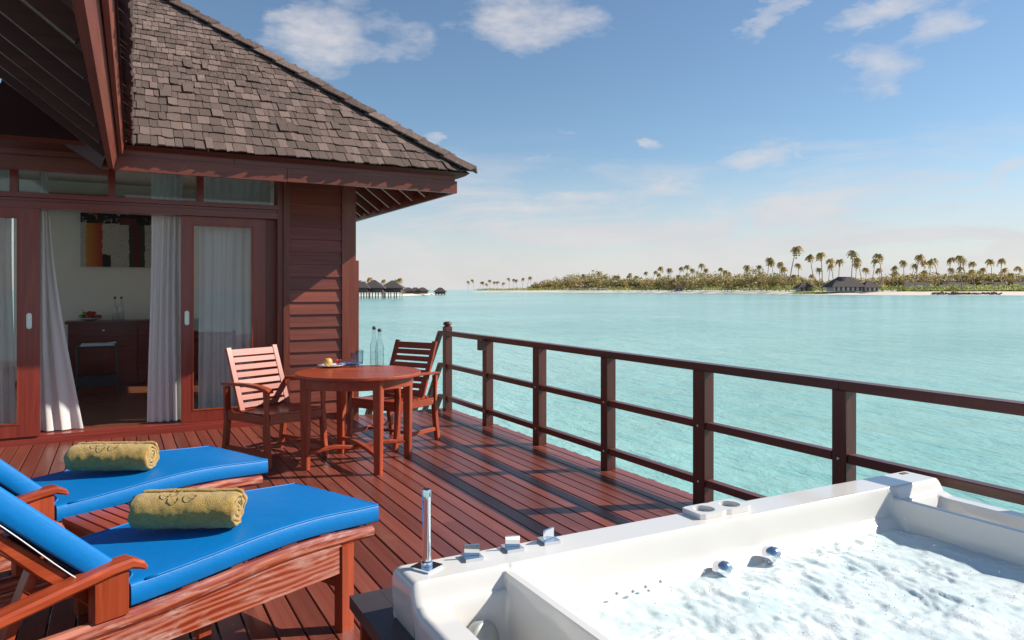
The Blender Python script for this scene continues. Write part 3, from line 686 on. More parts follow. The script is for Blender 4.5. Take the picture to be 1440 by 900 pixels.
# ------------------------------------------------------------------ room furniture
cab = thing('sideboard', 'dark red sideboard with round knobs against the room wall', 'cabinet', (.2, 11.8, .09))
vp('carcass', 'cabinet', (-.59, 1.1, 11.61, 12.05, .092, .95), par=cab); vp('top', 'cabinet', (-.625, 1.13, 11.575, 12.052, .952, .99), par=cab)
for i in range(2):
    xa = -.575 + i * .84
    d = vp('drawer', 'cabinet', (xa, xa + .815, 11.592, 11.608, .775, .93), par=cab)
    MB().lathe([(.006, 0), (.006, .012), (.016, .018), (.017, .026), (.010, .032)], (0, 0, 0), 14)
    def knob(x, z, par):
        m = MB()
        prof = [(.005, 0), (.005, .012), (.015, .018), (.017, .025), (.010, .031)]
        n = 14
        for r, q in prof:
            for k in range(n): m.v.append((x + r * math.cos(2 * math.pi * k / n), 11.5915 - q, z + r * math.sin(2 * math.pi * k / n)))
        for j in range(len(prof) - 1):
            for k in range(n): m.f.append((j * n + k, j * n + (k + 1) % n, j * n + n + (k + 1) % n, j * n + n + k))
        m.f.append(tuple((len(prof) - 1) * n + k for k in range(n)))
        m.build('knob', 'steel', par, True)
    knob(xa + .407, .86, d)
    for s in (0, 1):
        dd = vp('cupboard_door', 'cabinet', (xa + s * .409, xa + s * .409 + .406, 11.592, 11.608, .11, .765), par=cab)
        knob(xa + .407 + (.05 if s else -.05), .675, dd)
# painting
def paint_mat():
    t = NT('abstract_canvas'); tc = t.n('ShaderNodeTexCoord'); sp = t.n('ShaderNodeSeparateXYZ'); t.lk(tc.outputs['Object'], sp.inputs[0])
    u = t.math('DIVIDE', sp.outputs[0], 1.2); v = t.math('DIVIDE', sp.outputs[2], .78)
    nz = t.noise(tc.outputs['Object'], 16, 6, .7); nz2 = t.noise(tc.outputs['Object'], 45, 4, .7)
    uu = t.math('ADD', u, t.math('MULTIPLY_ADD', nz, .06, -.03)); vv = t.math('ADD', v, t.math('MULTIPLY_ADD', nz, .10, -.05))
    c = t.mix(t.math('GREATER_THAN', nz2, .62), (.52, .44, .36), (.16, .13, .11))
    def band(x, a, b): return t.math('MULTIPLY', t.math('GREATER_THAN', x, a), t.math('LESS_THAN', x, b))
    org = t.mix(t.math('MULTIPLY_ADD', u, 5.5, -.25, clamp=True), (.62, .25, .04), (.45, .03, .012))
    c = t.mix(band(uu, .055, .225), c, org)
    c = t.mix(t.math('MULTIPLY', band(uu, .51, .68), .93), c, (.018, .014, .013))
    c = t.mix(band(uu, .56, .62), c, (.13, .015, .012))
    c = t.mix(t.math('MULTIPLY', band(uu, .225, .315), t.math('LESS_THAN', vv, .22)), c, (.02, .015, .015))
    c = t.mix(t.math('MULTIPLY', t.math('GREATER_THAN', vv, .80), t.math('GREATER_THAN', nz, .42)), c, (.02, .018, .015))
    t.lk(c, t.b.inputs['Base Color']); t.set(Roughness=.6); t.bump(nz2, .4, .003)
    return t.m
M['painting'] = paint_mat()
pt = thing('wall_painting', 'abstract canvas of orange, cream and black blocks on the room wall', 'painting', (-.46, 12.06, 1.75))
MB().box(0, 1.2, -.035, .015, 0, .78).build('canvas', 'painting', pt, local=True)
# fruit bowl and water bottles on the sideboard
fb = thing('fruit_plate', 'heaped fruit plate standing on the sideboard', 'fruit', (-.34, 11.8, .991))
MB().lathe([(.05, 0), (.06, .004), (.13, .022), (.165, .034), (.165, .038), (.125, .028), (.05, .010)], n=24).build('plate', 'plate', fb, True, local=True)
def fruit(par, x, y, z, r, mat):
    MB().lathe([(r * .15, -r * .86), (r * .55, -r * .82), (r * .93, -r * .35), (r, .05 * r), (r * .85, r * .55), (r * .5, r * .84), (r * .16, r * .80)], (x, y, z), 12).build('fruit', mat, par, True, local=True)
for x, y, z, r, m_ in ((-.10, -.02, .055, .035, 'fruit_green'), (-.05, .03, .065, .04, 'fruit_red'), (-.02, -.05, .06, .036, 'fruit_red'), (.04, 0, .065, .038, 'fruit_red'), (.085, -.03, .055, .032, 'fruit_red'), (0, .0, .105, .034, 'fruit_red'), (-.06, -.03, .10, .03, 'fruit_green'), (.05, .04, .10, .03, 'fruit_red'), (.12, .02, .055, .028, 'fruit_red'), (-.125, .02, .05, .025, 'fruit_yellow')):
    fruit(fb, x, y, z, r, m_)
MB().tube([(-.06, 0, .11), (-.075, .01, .14), (-.10, .0, .165)], [.006, .004, .002], 6).build('stalk', 'fruit_green', fb, True, local=True)
def bottle(label, loc, h=.32, r=.036, group=None):
    t = thing('water_bottle', label, 'bottle', loc, 0, group)
    k = h / .32
    MB().lathe([(r * .8, 0), (r, .008 * k), (r, .165 * k), (r * .93, .185 * k), (r * .55, .232 * k), (r * .40, .262 * k), (r * .38, .300 * k), (r * .42, .302 * k), (r * .42, .31 * k)], n=20).build('glass_body', 'bottle', t, True, local=True)
    MB().lathe([(r * .30, .304 * k), (r * .47, .306 * k), (r * .48, .322 * k), (r * .33, .332 * k)], n=14).build('stopper', 'label', t, True, local=True)
    return t
bottle('clear glass water bottle beside the fruit plate on the sideboard', (-.03, 11.8, .991))
bottle('clear glass water bottle on the sideboard, farther from the fruit', (.05, 11.8, .991))
# side stand with newspaper
sd = thing('tray_stand', 'dark metal tray stand in front of the sideboard', 'stand', (-.22, 10.7, .09))
for sx in (-1, 1):
    for sy in (-1, 1): MB().sweep([(sx * .25, sy * .17, .0), (sx * .225, sy * .16, .06), (sx * .22, sy * .15, .60)], .025, .025, (0, 1, 0)).build('leg', 'darkmetal', sd, local=True)
MB().box(-.245, .245, -.18, .18, .602, .622).build('top', 'darkmetal', sd, local=True)
MB().box(-.232, .232, -.165, .165, .12, .25).build('drawer_box', 'darkmetal', sd, local=True)
nb = MB()
for i in range(3): nb.box(-.19 + i * .006, .19 - i * .01, -.13 + i * .004, .13, .0 + i * .0082, .008 + i * .0082)
nb.add([(.12, -.11, .026), (.21, -.13, .030), (.20, .08, .034), (.11, .09, .026), (.12, -.11, .030), (.21, -.13, .036), (.20, .08, .040), (.11, .09, .030)], [(0, 3, 2, 1), (4, 5, 6, 7), (0, 1, 5, 4), (1, 2, 6, 5), (2, 3, 7, 6), (3, 0, 4, 7)])
npo = nb.build('newspaper', 'paper'); npo.location = (-.22, 10.7, .7125); tag(npo, 'folded newspaper lying on the dark tray stand', 'newspaper')

# ------------------------------------------------------------------ round table and chairs
tb = thing('round_table', 'round red brown timber table with four square legs and crossed stretchers', 'table', (1.742, 5.885, 0), math.atan2(5.90 - 5.439, 2.196 - 1.787))
TR = .497; TZ = .752
ang = [2 * math.pi * i / 56 for i in range(56)]
seg = []
for i in range(7):     # top made of boards
    xa, xb = -TR + i * 2 * TR / 7, -TR + (i + 1) * 2 * TR / 7
    poly = []
    n = 10
    xs_ = [xa + .0008 + (xb - xa - .0016) * k / n for k in range(n + 1)]
    hi = [(x_, math.sqrt(max(0, TR ** 2 - x_ ** 2))) for x_ in xs_]
    poly = [(x_, -y_) for x_, y_ in hi] + [(x_, y_) for x_, y_ in reversed(hi)]
    if abs(poly[0][1]) < 1e-6: poly = poly[1:] if poly[0] == poly[-1] else poly
    cl_ = []
    for p_ in poly:
        if not cl_ or (abs(p_[0] - cl_[-1][0]) + abs(p_[1] - cl_[-1][1])) > 1e-5: cl_.append(p_)
    if abs(cl_[0][0] - cl_[-1][0]) + abs(cl_[0][1] - cl_[-1][1]) < 1e-5: cl_.pop()
    MB().prism(cl_, TZ - .026, TZ).build('top_board', 'furn_y', tb, local=True)
rim = MB().lathe([(TR + .0005, TZ - .028), (TR + .008, TZ - .024), (TR + .010, TZ - .012), (TR + .006, TZ - .001), (TR + .0005, TZ - .0005)], n=64, closed=True).build('rim', 'furn_y', tb, 50, local=True)
LG = .308
MB().lathe([(.425, TZ - .105), (.445, TZ - .105), (.445, TZ - .0285), (.425, TZ - .0285)], n=48, closed=True).build('apron', 'furn_x', tb, 40, local=True)
for sx in (-1, 1):
    for sy in (-1, 1):
        MB().bar((sx * LG, sy * LG, 0), (sx * LG, sy * LG, TZ - .029), .055, .055, c=.1, w2=.07, h2=.07).build('leg', 'furn_z', tb, local=True)
for a in (1, -1):
    MB().sweep([(-.29, -.29 * a, .135), (-.14, -.14 * a, .155), (0, 0, .162 - .034 * (a < 0)), (.14, .14 * a, .155), (.29, .29 * a, .135)], .045, .03, (1, -a, 0)).build('stretcher', 'furn_x', tb, local=True)

def armchair(label, c, facing, w=.62, d=.57):
    fx, fy = facing; l = math.hypot(fx, fy); rz = math.atan2(-fx / l, fy / l)
    # local frame: +y = front of the chair, x = sideways
    t = thing('slatted_armchair', label, 'chair', (c[0], c[1], 0), rz, 'slatted armchairs at the round table')
    hw, hd = w / 2 - .025, d / 2 - .025
    for s in (-1, 1):
        MB().sweep([(s * hw, hd + .035, 0), (s * hw, hd + .012, .14), (s * hw, hd, .30), (s * hw, hd, .615)], .045, .05, (1, 0, 0), ws=[.04, .045, .048, .045]).build('leg', 'furn_z', t, local=True)
        MB().sweep([(s * hw, -hd - .05, 0), (s * hw, -hd - .018, .16), (s * hw, -hd, .32), (s * hw, -hd - .01, .615)], .045, .05, (1, 0, 0), ws=[.04, .045, .048, .045]).build('leg', 'furn_z', t, local=True)
        MB().sweep([(s * hw, -hd - .055, .632), (s * hw, -hd + .1, .642), (s * hw, 0, .645), (s * hw, hd - .1, .640), (s * hw, hd + .02, .622), (s * hw, hd + .055, .606)], .06, .024, (1, 0, 0), ws=[.05, .055, .06, .066, .066, .05], hs=[.022, .024, .026, .026, .024, .016]).build('armrest', 'furn_y', t, local=True)
        MB().bar((s * hw, -hd + .02, .375), (s * hw, hd - .022, .375), .025, .065, c=.1).build('seat_rail', 'furn_y', t, local=True)
        MB().bar((s * hw, -hd - .006, .11), (s * hw, hd - .012, .11), .024, .036, c=.1).build('stretcher', 'furn_y', t, local=True)
        # back stile, reclined
        MB().sweep([(s * (hw - .055), -hd + .125, .40), (s * (hw - .055), -hd - .075, .925)], .05, .026, (1, 0, 0)).build('back_stile', 'furn_z', t, local=True)
    MB().bar((-hw + .024, hd - .0, .375), (hw - .024, hd - .0, .375), .03, .07, (0, 0, 1), .1).build('front_rail', 'furn_x', t, local=True)
    MB().bar((-hw + .024, -hd + .0, .365), (hw - .024, -hd + .0, .365), .025, .06, (0, 0, 1), .1).build('back_rail', 'furn_x', t, local=True)
    MB().bar((-hw + .013, .02, .11), (hw - .013, .02, .11), .036, .024, (0, 0, 1), .1).build('cross_stretcher', 'furn_x', t, local=True)
    n = 8
    for i in range(n):
        y0 = hd + .012 - i * (d - .07) / n; wd = (d - .07) / n - .010
        dip = .012 * math.sin(math.pi * (i + .5) / n)
        MB().bar((-hw + .026, y0 - wd / 2, .420 - dip), (hw - .026, y0 - wd / 2, .420 - dip), wd, .018, (0, 0, 1), .15).build('seat_slat', 'furn_x', t, local=True)
    e = Vector((0, -.2, .525)).normalized(); base = Vector((0, -hd + .125, .40))
    m = 8; ln = .545
    for i in range(m):
        q = base + e * (.035 + i * (ln - .02) / m + .022)
        hh = .047 if i < m - 1 else .06
        MB().bar((-hw + .0805, q.y, q.z), (hw - .0805, q.y, q.z), .018, hh, tuple(e), .12).build('back_slat', 'furn_x', t, local=True)
    return t
armchair('slatted timber armchair with sunlit back standing before the glass door', (1.18, 6.40), (.447, -.894))
armchair('slatted timber armchair with its back to the capped railing post', (2.265, 6.545), (-.87, -.49))

# on the table
TT = TZ + .0008
def wpt(x, y): p = at_z(x, y, TT); return p
p = wpt(466, 516)
pl = thing('fruit_saucer', 'white saucer with a yellow apple and red sweets on the round table', 'plate', (p.x, p.y, TT))
MB().lathe([(.05, 0), (.06, .002), (.105, .012), (.12, .018), (.12, .021), (.10, .0155), (.05, .006)], n=28).build('saucer', 'plate', pl, True, local=True)
fruit(pl, -.035, -.02, .045, .040, 'fruit_yellow')
rr = random.Random(4)
for i in range(9):
    a = rr.uniform(0, 6.28); r0 = rr.uniform(0, .035)
    fruit(pl, .055 + r0 * math.cos(a), -.005 + r0 * math.sin(a), .022 + .016 * (i % 3), .014, 'red_wrap' if i % 3 else 'plate')
MB().tube([(-.035, -.02, .076), (-.03, -.018, .092)], .0025, 6).build('stalk', 'label', pl, True, local=True)
p = wpt(488, 513.5)
mg = MB()
for i in range(3): mg.box(-.11, .11, -.075, .075, i * .0062, .006 + i * .0062)
mgo = mg.build('menu_booklet', 'blue_print'); mgo.location = (p.x + .02, p.y + .03, TT); mgo.rotation_euler = (0, 0, -.5); tag(mgo, 'blue printed booklets lying on the round table behind the saucer', 'booklet')
def tumbler(label, loc):
    o = MB().lathe([(.026, 0), (.030, .004), (.034, .125), (.0325, .125), (.0285, .012), (.005, .010)], n=24).build('tumbler', 'bottle', None, True)
    o.location = loc; return tag(o, label, 'glass')
p = wpt(498.5, 516); tumbler('clear drinking glass on the round table between booklets and bottles', (p.x, p.y, TT))
p = wpt(505, 513); tumbler('clear drinking glass half hidden behind another on the round table', (p.x + .02, p.y + .05, TT))
p = wpt(526, 514.5); bottle('slim clear glass bottle with dark stopper on the round table', (p.x, p.y, TT), .335, .033)
p = wpt(532.5, 514.5); bottle('shorter clear glass bottle beside the slim one on the round table', (p.x + .005, p.y - .01, TT), .315, .036)

# ------------------------------------------------------------------ loungers
LD = Vector((.909, .416, 0)).normalized(); LN = Vector((-LD.y, LD.x, 0)); LRZ = math.atan2(LD.y, LD.x)
CW = .60       # cushion width; local x along the lounger (foot end = 0), local y across (0 = near side)
def arc(t):    # cushion underside height along the lounger
    pts = [(0.03, .392), (-.18, .412), (-.36, .424), (-.52, .421), (-.70, .408), (-.90, .393), (-1.06, .388), (-1.9, .388)]
    for (a, za), (b, zb) in zip(pts, pts[1:]):
        if b <= t <= a:
            k = (t - a) / (b - a); return za + (zb - za) * k
    return pts[0][1] if t > 0 else pts[-1][1]
def arcs(t): return sum(arc(t + d) for d in (-.12, -.06, 0, .06, .12)) / 5
def lounger(label, pos):
    t = thing('sun_lounger', label, 'sun lounger', (pos[0], pos[1], 0), LRZ, 'sun loungers on the deck')
    ends = [-.045 - i * .05 for i in range(42)]
    for y in (-.012, CW + .012):
        MB().sweep([(x, y, arcs(x) - .026) for x in [-.028] + ends], .046, .05, (0, 1, 0), c=.3).build('top_rail', 'worn', t, local=True)
        MB().sweep([(x, y, (arcs(x) - .052 + .247) / 2) for x in [-.205 - i * .05 for i in range(37)]], .032, .1, (0, 1, 0), c=.03, hs=[arcs(-.205 - i * .05) - .052 - .247 for i in range(37)]).build('side_board', 'worn', t, local=True)
        MB().bar((-.175, y, 0), (-.175, y, arcs(-.175) - .052), .066, .05, (0, 1, 0), .06).build('leg', 'furn_z', t, local=True)
        MB().bar((-1.86, y, 0), (-1.86, y, .247), .066, .05, (0, 1, 0), .06).build('leg', 'furn_z', t, local=True)
        # arm: front block and sloping board with a rounded nose
        MB().bar((-1.12, y, arcs(-1.12) - .001), (-1.12, y, .522), .105, .045, (0, 1, 0), .05).build('arm_post', 'furn_z', t, local=True)
        MB().bar((-1.72, y, arcs(-1.7) - .001), (-1.72, y, .415), .07, .045, (0, 1, 0), .05).build('arm_post', 'furn_z', t, local=True)
        MB().sweep([(-1.018, y, .520), (-1.03, y, .532), (-1.06, y, .545), (-1.12, y, .540), (-1.45, y, .480), (-1.80, y, .418)], .075, .032, (0, 1, 0), hs=[.012, .026, .034, .034, .034, .032], c=.25).build('armrest', 'furn_x', t, local=True)
    for x in (-.09, -.30, -.50, -.70, -.90, -1.04):
        MB().bar((x, .012, arcs(x) - .024), (x, CW - .012, arcs(x) - .024), .075, .022, (0, 0, 1), .1).build('cross_slat', 'furn_y', t, local=True)
    MB().bar((-.78, .03, .19), (-.78, .03, .26), .05, .03, (0, 1, 0), .1).build('bracket', 'furn_z', t, local=True)
    MB().bar((-.175, .013, .2), (-.175, CW - .013, .2), .03, .06, (0, 0, 1), .1).build('end_stretcher', 'furn_y', t, local=True)
    # backrest frame, reclined at about 44 degrees
    ca, sa = math.cos(math.radians(44)), math.sin(math.radians(44))
    hx, hz = -1.085, .392
    for y in (.05, CW - .05):
        MB().bar((hx, y, hz - .012), (hx - .74 * ca, y, hz - .012 + .74 * sa), .04, .045, (0, 0, 1), .1).build('back_stile', 'furn_x', t, local=True)
    for i in range(7):
        q = .06 + i * .105
        MB().bar((hx - q * ca - .0, .0715, hz + q * sa - .008), (hx - q * ca, CW - .0715, hz + q * sa - .008), .075, .018, (sa, 0, ca), .1).build('back_slat', 'furn_y', t, local=True)
    MB().bar((-1.42, .09, .25), (-1.30, .09, hz + .17), .03, .05, (0, 1, 0), .1).build('back_prop', 'furn_z', t, local=True)
    # cushion: seat pad along the arc, then back pad
    def pad(name, sec_, par):
        """sec_: list of (x,z_bottom, nx, nz) stations; thickness .078"""
        b = MB(); n = len(sec_); ny = 14; TK = .080; rows = []
        prof = []
        r_ = .012
        for (yy, zz) in [(0 + .004, .006), (-.001, .012), (-.0015, TK * .5), (.0, TK - .009), (.005, TK - .002), (.014, TK + .001)]: prof.append((yy, zz))
        for k in range(1, ny): prof.append((.014 + (CW - .028) * k / ny, TK + .001 + .002 * math.sin(math.pi * k / ny)))
        for (yy, zz) in reversed(prof[:6]): prof.append((CW - yy, zz))
        m = len(prof)
        for si, (x, z, nx, nz) in enumerate(sec_):
            edge = 1.
            for yy, zz in prof: b.v.append((x + nx * zz * edge, yy, z + nz * zz * edge))
        for j in range(n - 1):
            for k in range(m): b.f.append((j * m + k, j * m + (k + 1) % m, (j + 1) * m + (k + 1) % m, (j + 1) * m + k))
        b.f.append(tuple(range(m - 1, -1, -1))); b.f.append(tuple((n - 1) * m + k for k in range(m)))
        return b.build(name, 'vinyl', par, 55, local=True)
    st_ = []
    for i in range(24):
        x = .028 - i * (1.045 + .028) / 23
        st_.append((x, arcs(x) - .005, 0, 1))
    c = pad('seat_cushion', st_, t)
    st_ = []
    for i in range(14):
        q = .035 + i * .73 / 13
        st_.append((hx - q * ca + .02, hz + q * sa + .022, sa, ca))
    c2 = pad('back_cushion', st_, t)
    for yy in (.004, CW - .004): MB().tube([(x_, yy, arcs(x_) - .005 + .0795) for x_ in [.026 - i * .0465 for i in range(23)]], .0042, 6).build('piping', 'vinyl', c, True, local=True)
    MB().tube([(.0285, .006 + (CW - .012) * i / 8, arcs(.028) - .005 + .0795) for i in range(9)], .0042, 6).build('piping', 'vinyl', c, True, local=True)
    MB().tube([(hx - q_ * ca + .012, -.004, hz + q_ * sa + .020 - .01 * math.sin(q_ * 9)) for q_ in [.04 + .06 * i for i in range(12)]], .002, 6).build('piping', 'plate', c2, True, local=True)
    return t
NEAR = Vector((.99, 3.115)); 
lounger('blue cushioned sun lounger with worn side board beside the hot tub', (NEAR.x, NEAR.y))
FAR = Vector((.715, 4.235))
lounger('blue cushioned sun lounger beyond the slatted side table, toward the glass doors', (FAR.x, FAR.y))
# slatted side table between them
stb = thing('side_table', 'low slatted timber side table between the two blue loungers', 'side table', (.104, 3.655, 0), LRZ)
TZ2 = .42
for i in range(9): MB().bar((-.222 + i * .0556, -.225, TZ2 - .011), (-.222 + i * .0556, .225, TZ2 - .011), .048, .022, (0, 0, 1), .1).build('top_slat', 'furn_y', stb, local=True)
for y in (-.21, .21): MB().bar((-.236, y, TZ2 - .072), (.236, y, TZ2 - .072), .022, .098, (0, 0, 1), .05).build('apron', 'furn_x', stb, local=True)
for x in (-.226, .226): MB().bar((x, -.198, TZ2 - .072), (x, .198, TZ2 - .072), .02, .098, (0, 0, 1), .05).build('apron', 'furn_y', stb, local=True)
for x in (-.19, .19):
    for y in (-.172, .172): MB().bar((x, y, 0), (x, y, TZ2 - .0235), .045, .045, c=.1).build('leg', 'furn_z', stb, local=True)

# rolled towels
def towel(label, px_, py_, zc, length, seed, par_len=0):
    rr = random.Random(seed)
    p = at_z(px_, py_, zc); ax = Vector((math.cos(TH), -math.sin(TH), 0))
    rz = math.atan2(ax.y, ax.x) + math.radians(3)
    t = thing('rolled_towel', label, 'towel', (p.x, p.y, zc), rz, 'rolled towels on the loungers')
    turns = 3.3; n = 150; th = .0175; pts_o, pts_i = [], []
    R0 = .082; Rin = .012
    for i in range(n + 1):
        a = 2 * math.pi * turns * i / n; r = Rin + (R0 - Rin) * (i / n)
        a2 = a + math.pi * .30 - 2 * math.pi * turns
        fl = .90
        def P_(r_):
            z_ = r_ * math.sin(a2) * fl; 
            return (r_ * math.cos(a2) * 1.04, max(z_, -.068))
        pts_o.append(P_(r + th * .42)); pts_i.append(P_(max(.002, r - th * .45)))
    nx = 46; b = MB(); m = 2 * (n + 1)
    for j in range(nx + 1):
        x = -length / 2 + length * j / nx; u = abs(2 * j / nx - 1)
        ins = 1 - .10 * max(0, u - .88) / .12 
        for i, q in enumerate(pts_o + pts_i[::-1]):
            nn = mnoise.noise(Vector((x * 26, q[0] * 26, q[1] * 26 + seed))) * .0035 + mnoise.noise(Vector((x * 110, q[0] * 110, q[1] * 110 + seed))) * .0022
            kx = x + mnoise.noise(Vector((q[0] * 30, q[1] * 30, seed * 2.))) * .012 * (u > .97)
            s_ = ins * (1 + nn / .08)
            b.v.append((kx, q[0] * s_, max(q[1] * s_, -.0685) + .0695))
    for j in range(nx):
        for k in range(m): b.f.append((j * m + k, j * m + (k + 1) % m, (j + 1) * m + (k + 1) % m, (j + 1) * m + k))
    for e_ in (0, nx):
        for i in range(n):
            b.f.append((e_ * m + i, e_ * m + i + 1, e_ * m + m - 2 - i, e_ * m + m - 1 - i))
    b.build('terry_roll', 'towel', t, True, local=True)
    core = MB().tube([(-length / 2 + .012, 0, .068), (length / 2 - .012, 0, .068)], .045, 14).build('roll_core', 'towel', t, True, local=True)
    for cx, cy, r in ((-.062, -.028, .017), (-.022, -.046, .019), (.035, -.034, .021), (-.03, -.012, .014)):
        e = MB(); n1 = 22
        for k in range(n1 + 1):
            a = math.pi * (.9 + 1.25 * k / n1)
            xx, yy = cx + r * math.cos(a), cy + r * math.sin(a)
            zz = .0695 + math.sqrt(max(0, (.0885 * .92) ** 2 - (yy / 1.04) ** 2)) * .93 - .0012
            e.v.append((xx, yy, zz))
        MB().tube(e.v, .0014, 6).build('embossed_ring', 'towel', t, True, local=True)
    return t
towel('mustard rolled towel on the near lounger cushion beside the hot tub', 264, 741, .500, .39, 3)
towel('mustard rolled towel on the lounger nearer the glass doors', 158, 661, .500, .40, 8)

# ------------------------------------------------------------------ hot tub
TX0, TX1, TY1, TY0 = .738, 3.238, 2.145, -.30
tub = thing('hot_tub', 'white acrylic hot tub with raised back ledge set in a dark timber surround', 'hot tub', (2.0, 1.0, 0))
def lines(spec):
    out = []
    for a, b, n in spec:
        for i in range(n): out.append(a + (b - a) * i / n)
    out.append(spec[-1][1]); return out
gx = lines([(TX0, TX0 + .03, 8), (TX0 + .03, .815, 5), (.815, .87, 10), (.87, 1.0, 7), (1.0, 1.08, 18), (1.08, 1.16, 8), (1.16, 2.80, 44), (2.80, 2.87, 7), (2.87, 2.945, 18), (2.945, 3.12, 9), (3.12, 3.17, 10), (3.17, TX1 - .03, 3), (TX1 - .03, TX1, 8)])
gy = lines([(TY0, TY0 + .03, 5), (TY0 + .03, -.14, 3), (-.14, .05, 10), (.05, 1.70, 44), (1.70, 1.88, 22), (1.88, 2.0, 40), (2.0, TY1 - .03, 8), (TY1 - .03, TY1, 8)])
def tubz(x, y):
    cx = 2.0
    ledge = sm(1.945, 1.985, y)                       # 0 low rim .. 1 raised ledge
    low = .512 + (.006 if x > cx else 0)
    rim = low + (.58 - low) * ledge
    rim += .012 * sm(1.90, 1.945, y) * (1 - ledge)
    yb = sm(1.955, 1.90, y) * sm(-.14, -.09, y)       # inside, in front of the ledge
    # trough carve left and right
    def carve(a, b, floor, wall):
        return sm(a, a + wall, x) * sm(b, b - wall, x)
    z = rim
    tl = carve(.826, 1.032, .30, .022) * sm(1.94, 1.87, y) * sm(-.14, -.09, y); z = z + (.30 - z) * tl
    tr = carve(2.918, 3.160, .36, .022) * sm(1.94, 1.87, y) * sm(-.14, -.09, y); z = z + (.40 - z) * tr
    # partitions stand up to the ledge (left) and a little lower (right)
    pl_ = sm(1.026, 1.034, x) * sm(1.066, 1.058, x) * sm(1.99, 1.97, y) * sm(-.14, -.09, y)
    z = z + (.566 - z) * pl_
    pr_ = sm(2.884, 2.892, x) * sm(2.924, 2.916, x) * sm(1.99, 1.97, y) * sm(-.14, -.09, y)
    z = z + (.540 - z) * pr_
    # basin with a sloping back
    bz = carve(1.060, 2.890, 0, .03)
    slope_ = sm(1.985, 1.955, y) * .35 + .65 * sm(1.965, 1.78, y)
    slope_ *= sm(-.14, .1, y)
    target = .58 + (.27 - .58) * slope_ if y > .5 else .512 + (.27 - .512) * slope_
    if bz > 0 and (y < 1.985): z = z + (min(z, target) - z) * bz
    # rounded outer edges
    r = .026
    for dist in (x - TX0, TX1 - x, TY1 - y, y - TY0):
        if dist < r: z -= r - math.sqrt(max(0, r * r - (r - dist) ** 2))
    return z
tbm = MB(); nxg, nyg = len(gx), len(gy)
for y in gy:
    for x in gx: tbm.v.append((x, y, tubz(x, y)))
for j in range(nyg - 1):
    for i in range(nxg - 1): tbm.f.append((j * nxg + i, j * nxg + i + 1, (j + 1) * nxg + i + 1, (j + 1) * nxg + i))
bd = [j * nxg for j in range(nyg - 1, 0, -1)] + list(range(nxg)) [0:nxg - 1] + [j * nxg + nxg - 1 for j in range(nyg - 1)] + [(nyg - 1) * nxg + i for i in range(nxg - 1, 0, -1)]
prev = bd
for k_, (dz, ins) in enumerate(((-.05, .002), (-.10, .006), (-.16, .018))):
    cur = []
    for q in bd:
        x, y, z = tbm.v[q]; cx, cy = 1.99, .92
        sx = 1 if x <= TX0 + 1e-6 else (-1 if x >= TX1 - 1e-6 else 0); sy = 1 if y <= TY0 + 1e-6 else (-1 if y >= TY1 - 1e-6 else 0)
        zz = min(z, .53) + dz if k_ < 2 else .405
        cur.append(len(tbm.v)); tbm.v.append((x + sx * ins, y + sy * ins, min(zz, z - .004 * (k_ + 1))))
    for i in range(len(bd)): tbm.f.append((prev[i], prev[(i + 1) % len(bd)], cur[(i + 1) % len(bd)], cur[i]))
    prev = cur
shell = tbm.build('shell', 'white', tub, 60)
# surround
SX0, SX1, SY1 = .668, 3.30, 2.36
vp('surround_top', 'stone', (SX0, TX0 + .03, TY0 - .1, SY1, .378, .42), (TX0 + .031, SX1, TY1 - .03, SY1, .378, .42), (TX1 - .03, SX1, TY0 - .1, TY1 - .031, .378, .42), par=tub)
for i in range(22):
    y0 = TY0 - .09 + i * .11
    vp('surround_panel', 'furn_z', (SX0 + .012, SX0 + .03, y0, y0 + .107, .0, .3775), par=tub)
for i in range(24):
    x0 = SX0 + .032 + i * .108
    vp('surround_panel', 'furn_z', (x0, x0 + .105, SY1 - .03, SY1 - .012, .0, .3775), par=tub)
# drain disc in the left trough, jets, holes
def disc(name, c, nrm, prof, mat, par, n=28):
    nrm = Vector(nrm).normalized(); a = nrm.cross(Vector((0, 0, 1))).normalized(); b_ = nrm.cross(a); m = MB()
    for r, h in prof:
        for k in range(n):
            t = 2 * math.pi * k / n; m.v.append(tuple(Vector(c) + (a * math.cos(t) + b_ * math.sin(t)) * r + nrm * h))
    for j in range(len(prof) - 1):
        for k in range(n): m.f.append((j * n + k, j * n + (k + 1) % n, (j + 1) * n + (k + 1) % n, (j + 1) * n + k))
    m.f.append(tuple((len(prof) - 1) * n + k for k in range(n)))
    return m.build(name, mat, par, True)
dp = at_z(664, 872, .43)
disc('suction_cover', (.915, 1.868, .425), (.35, -1, .35), [(.052, -.02), (.053, .010), (.047, .016), (.026, .019), (.010, .0175), (.0, .018)], 'grate', tub)
for x, z in ((1.845, .452), (2.082, .462)):
    y_ = 1.865
    disc('jet', (x, y_ + .02, z), (.12, -1, .35), [(.031, -.02), (.031, .012), (.026, .022), (.016, .030), (.006, .033)], 'chrome', tub)
rr = random.Random(3)
for i in range(4):
    disc('air_hole', (1.40 + i * .06 + rr.uniform(-.006, .006), 1.893 + rr.uniform(-.004, .004), .455 + rr.uniform(-.01, .012)), (0, -1, .8), [(.0042, .0), (.0042, .010), (.001, .0105)], 'grate', tub, 10)
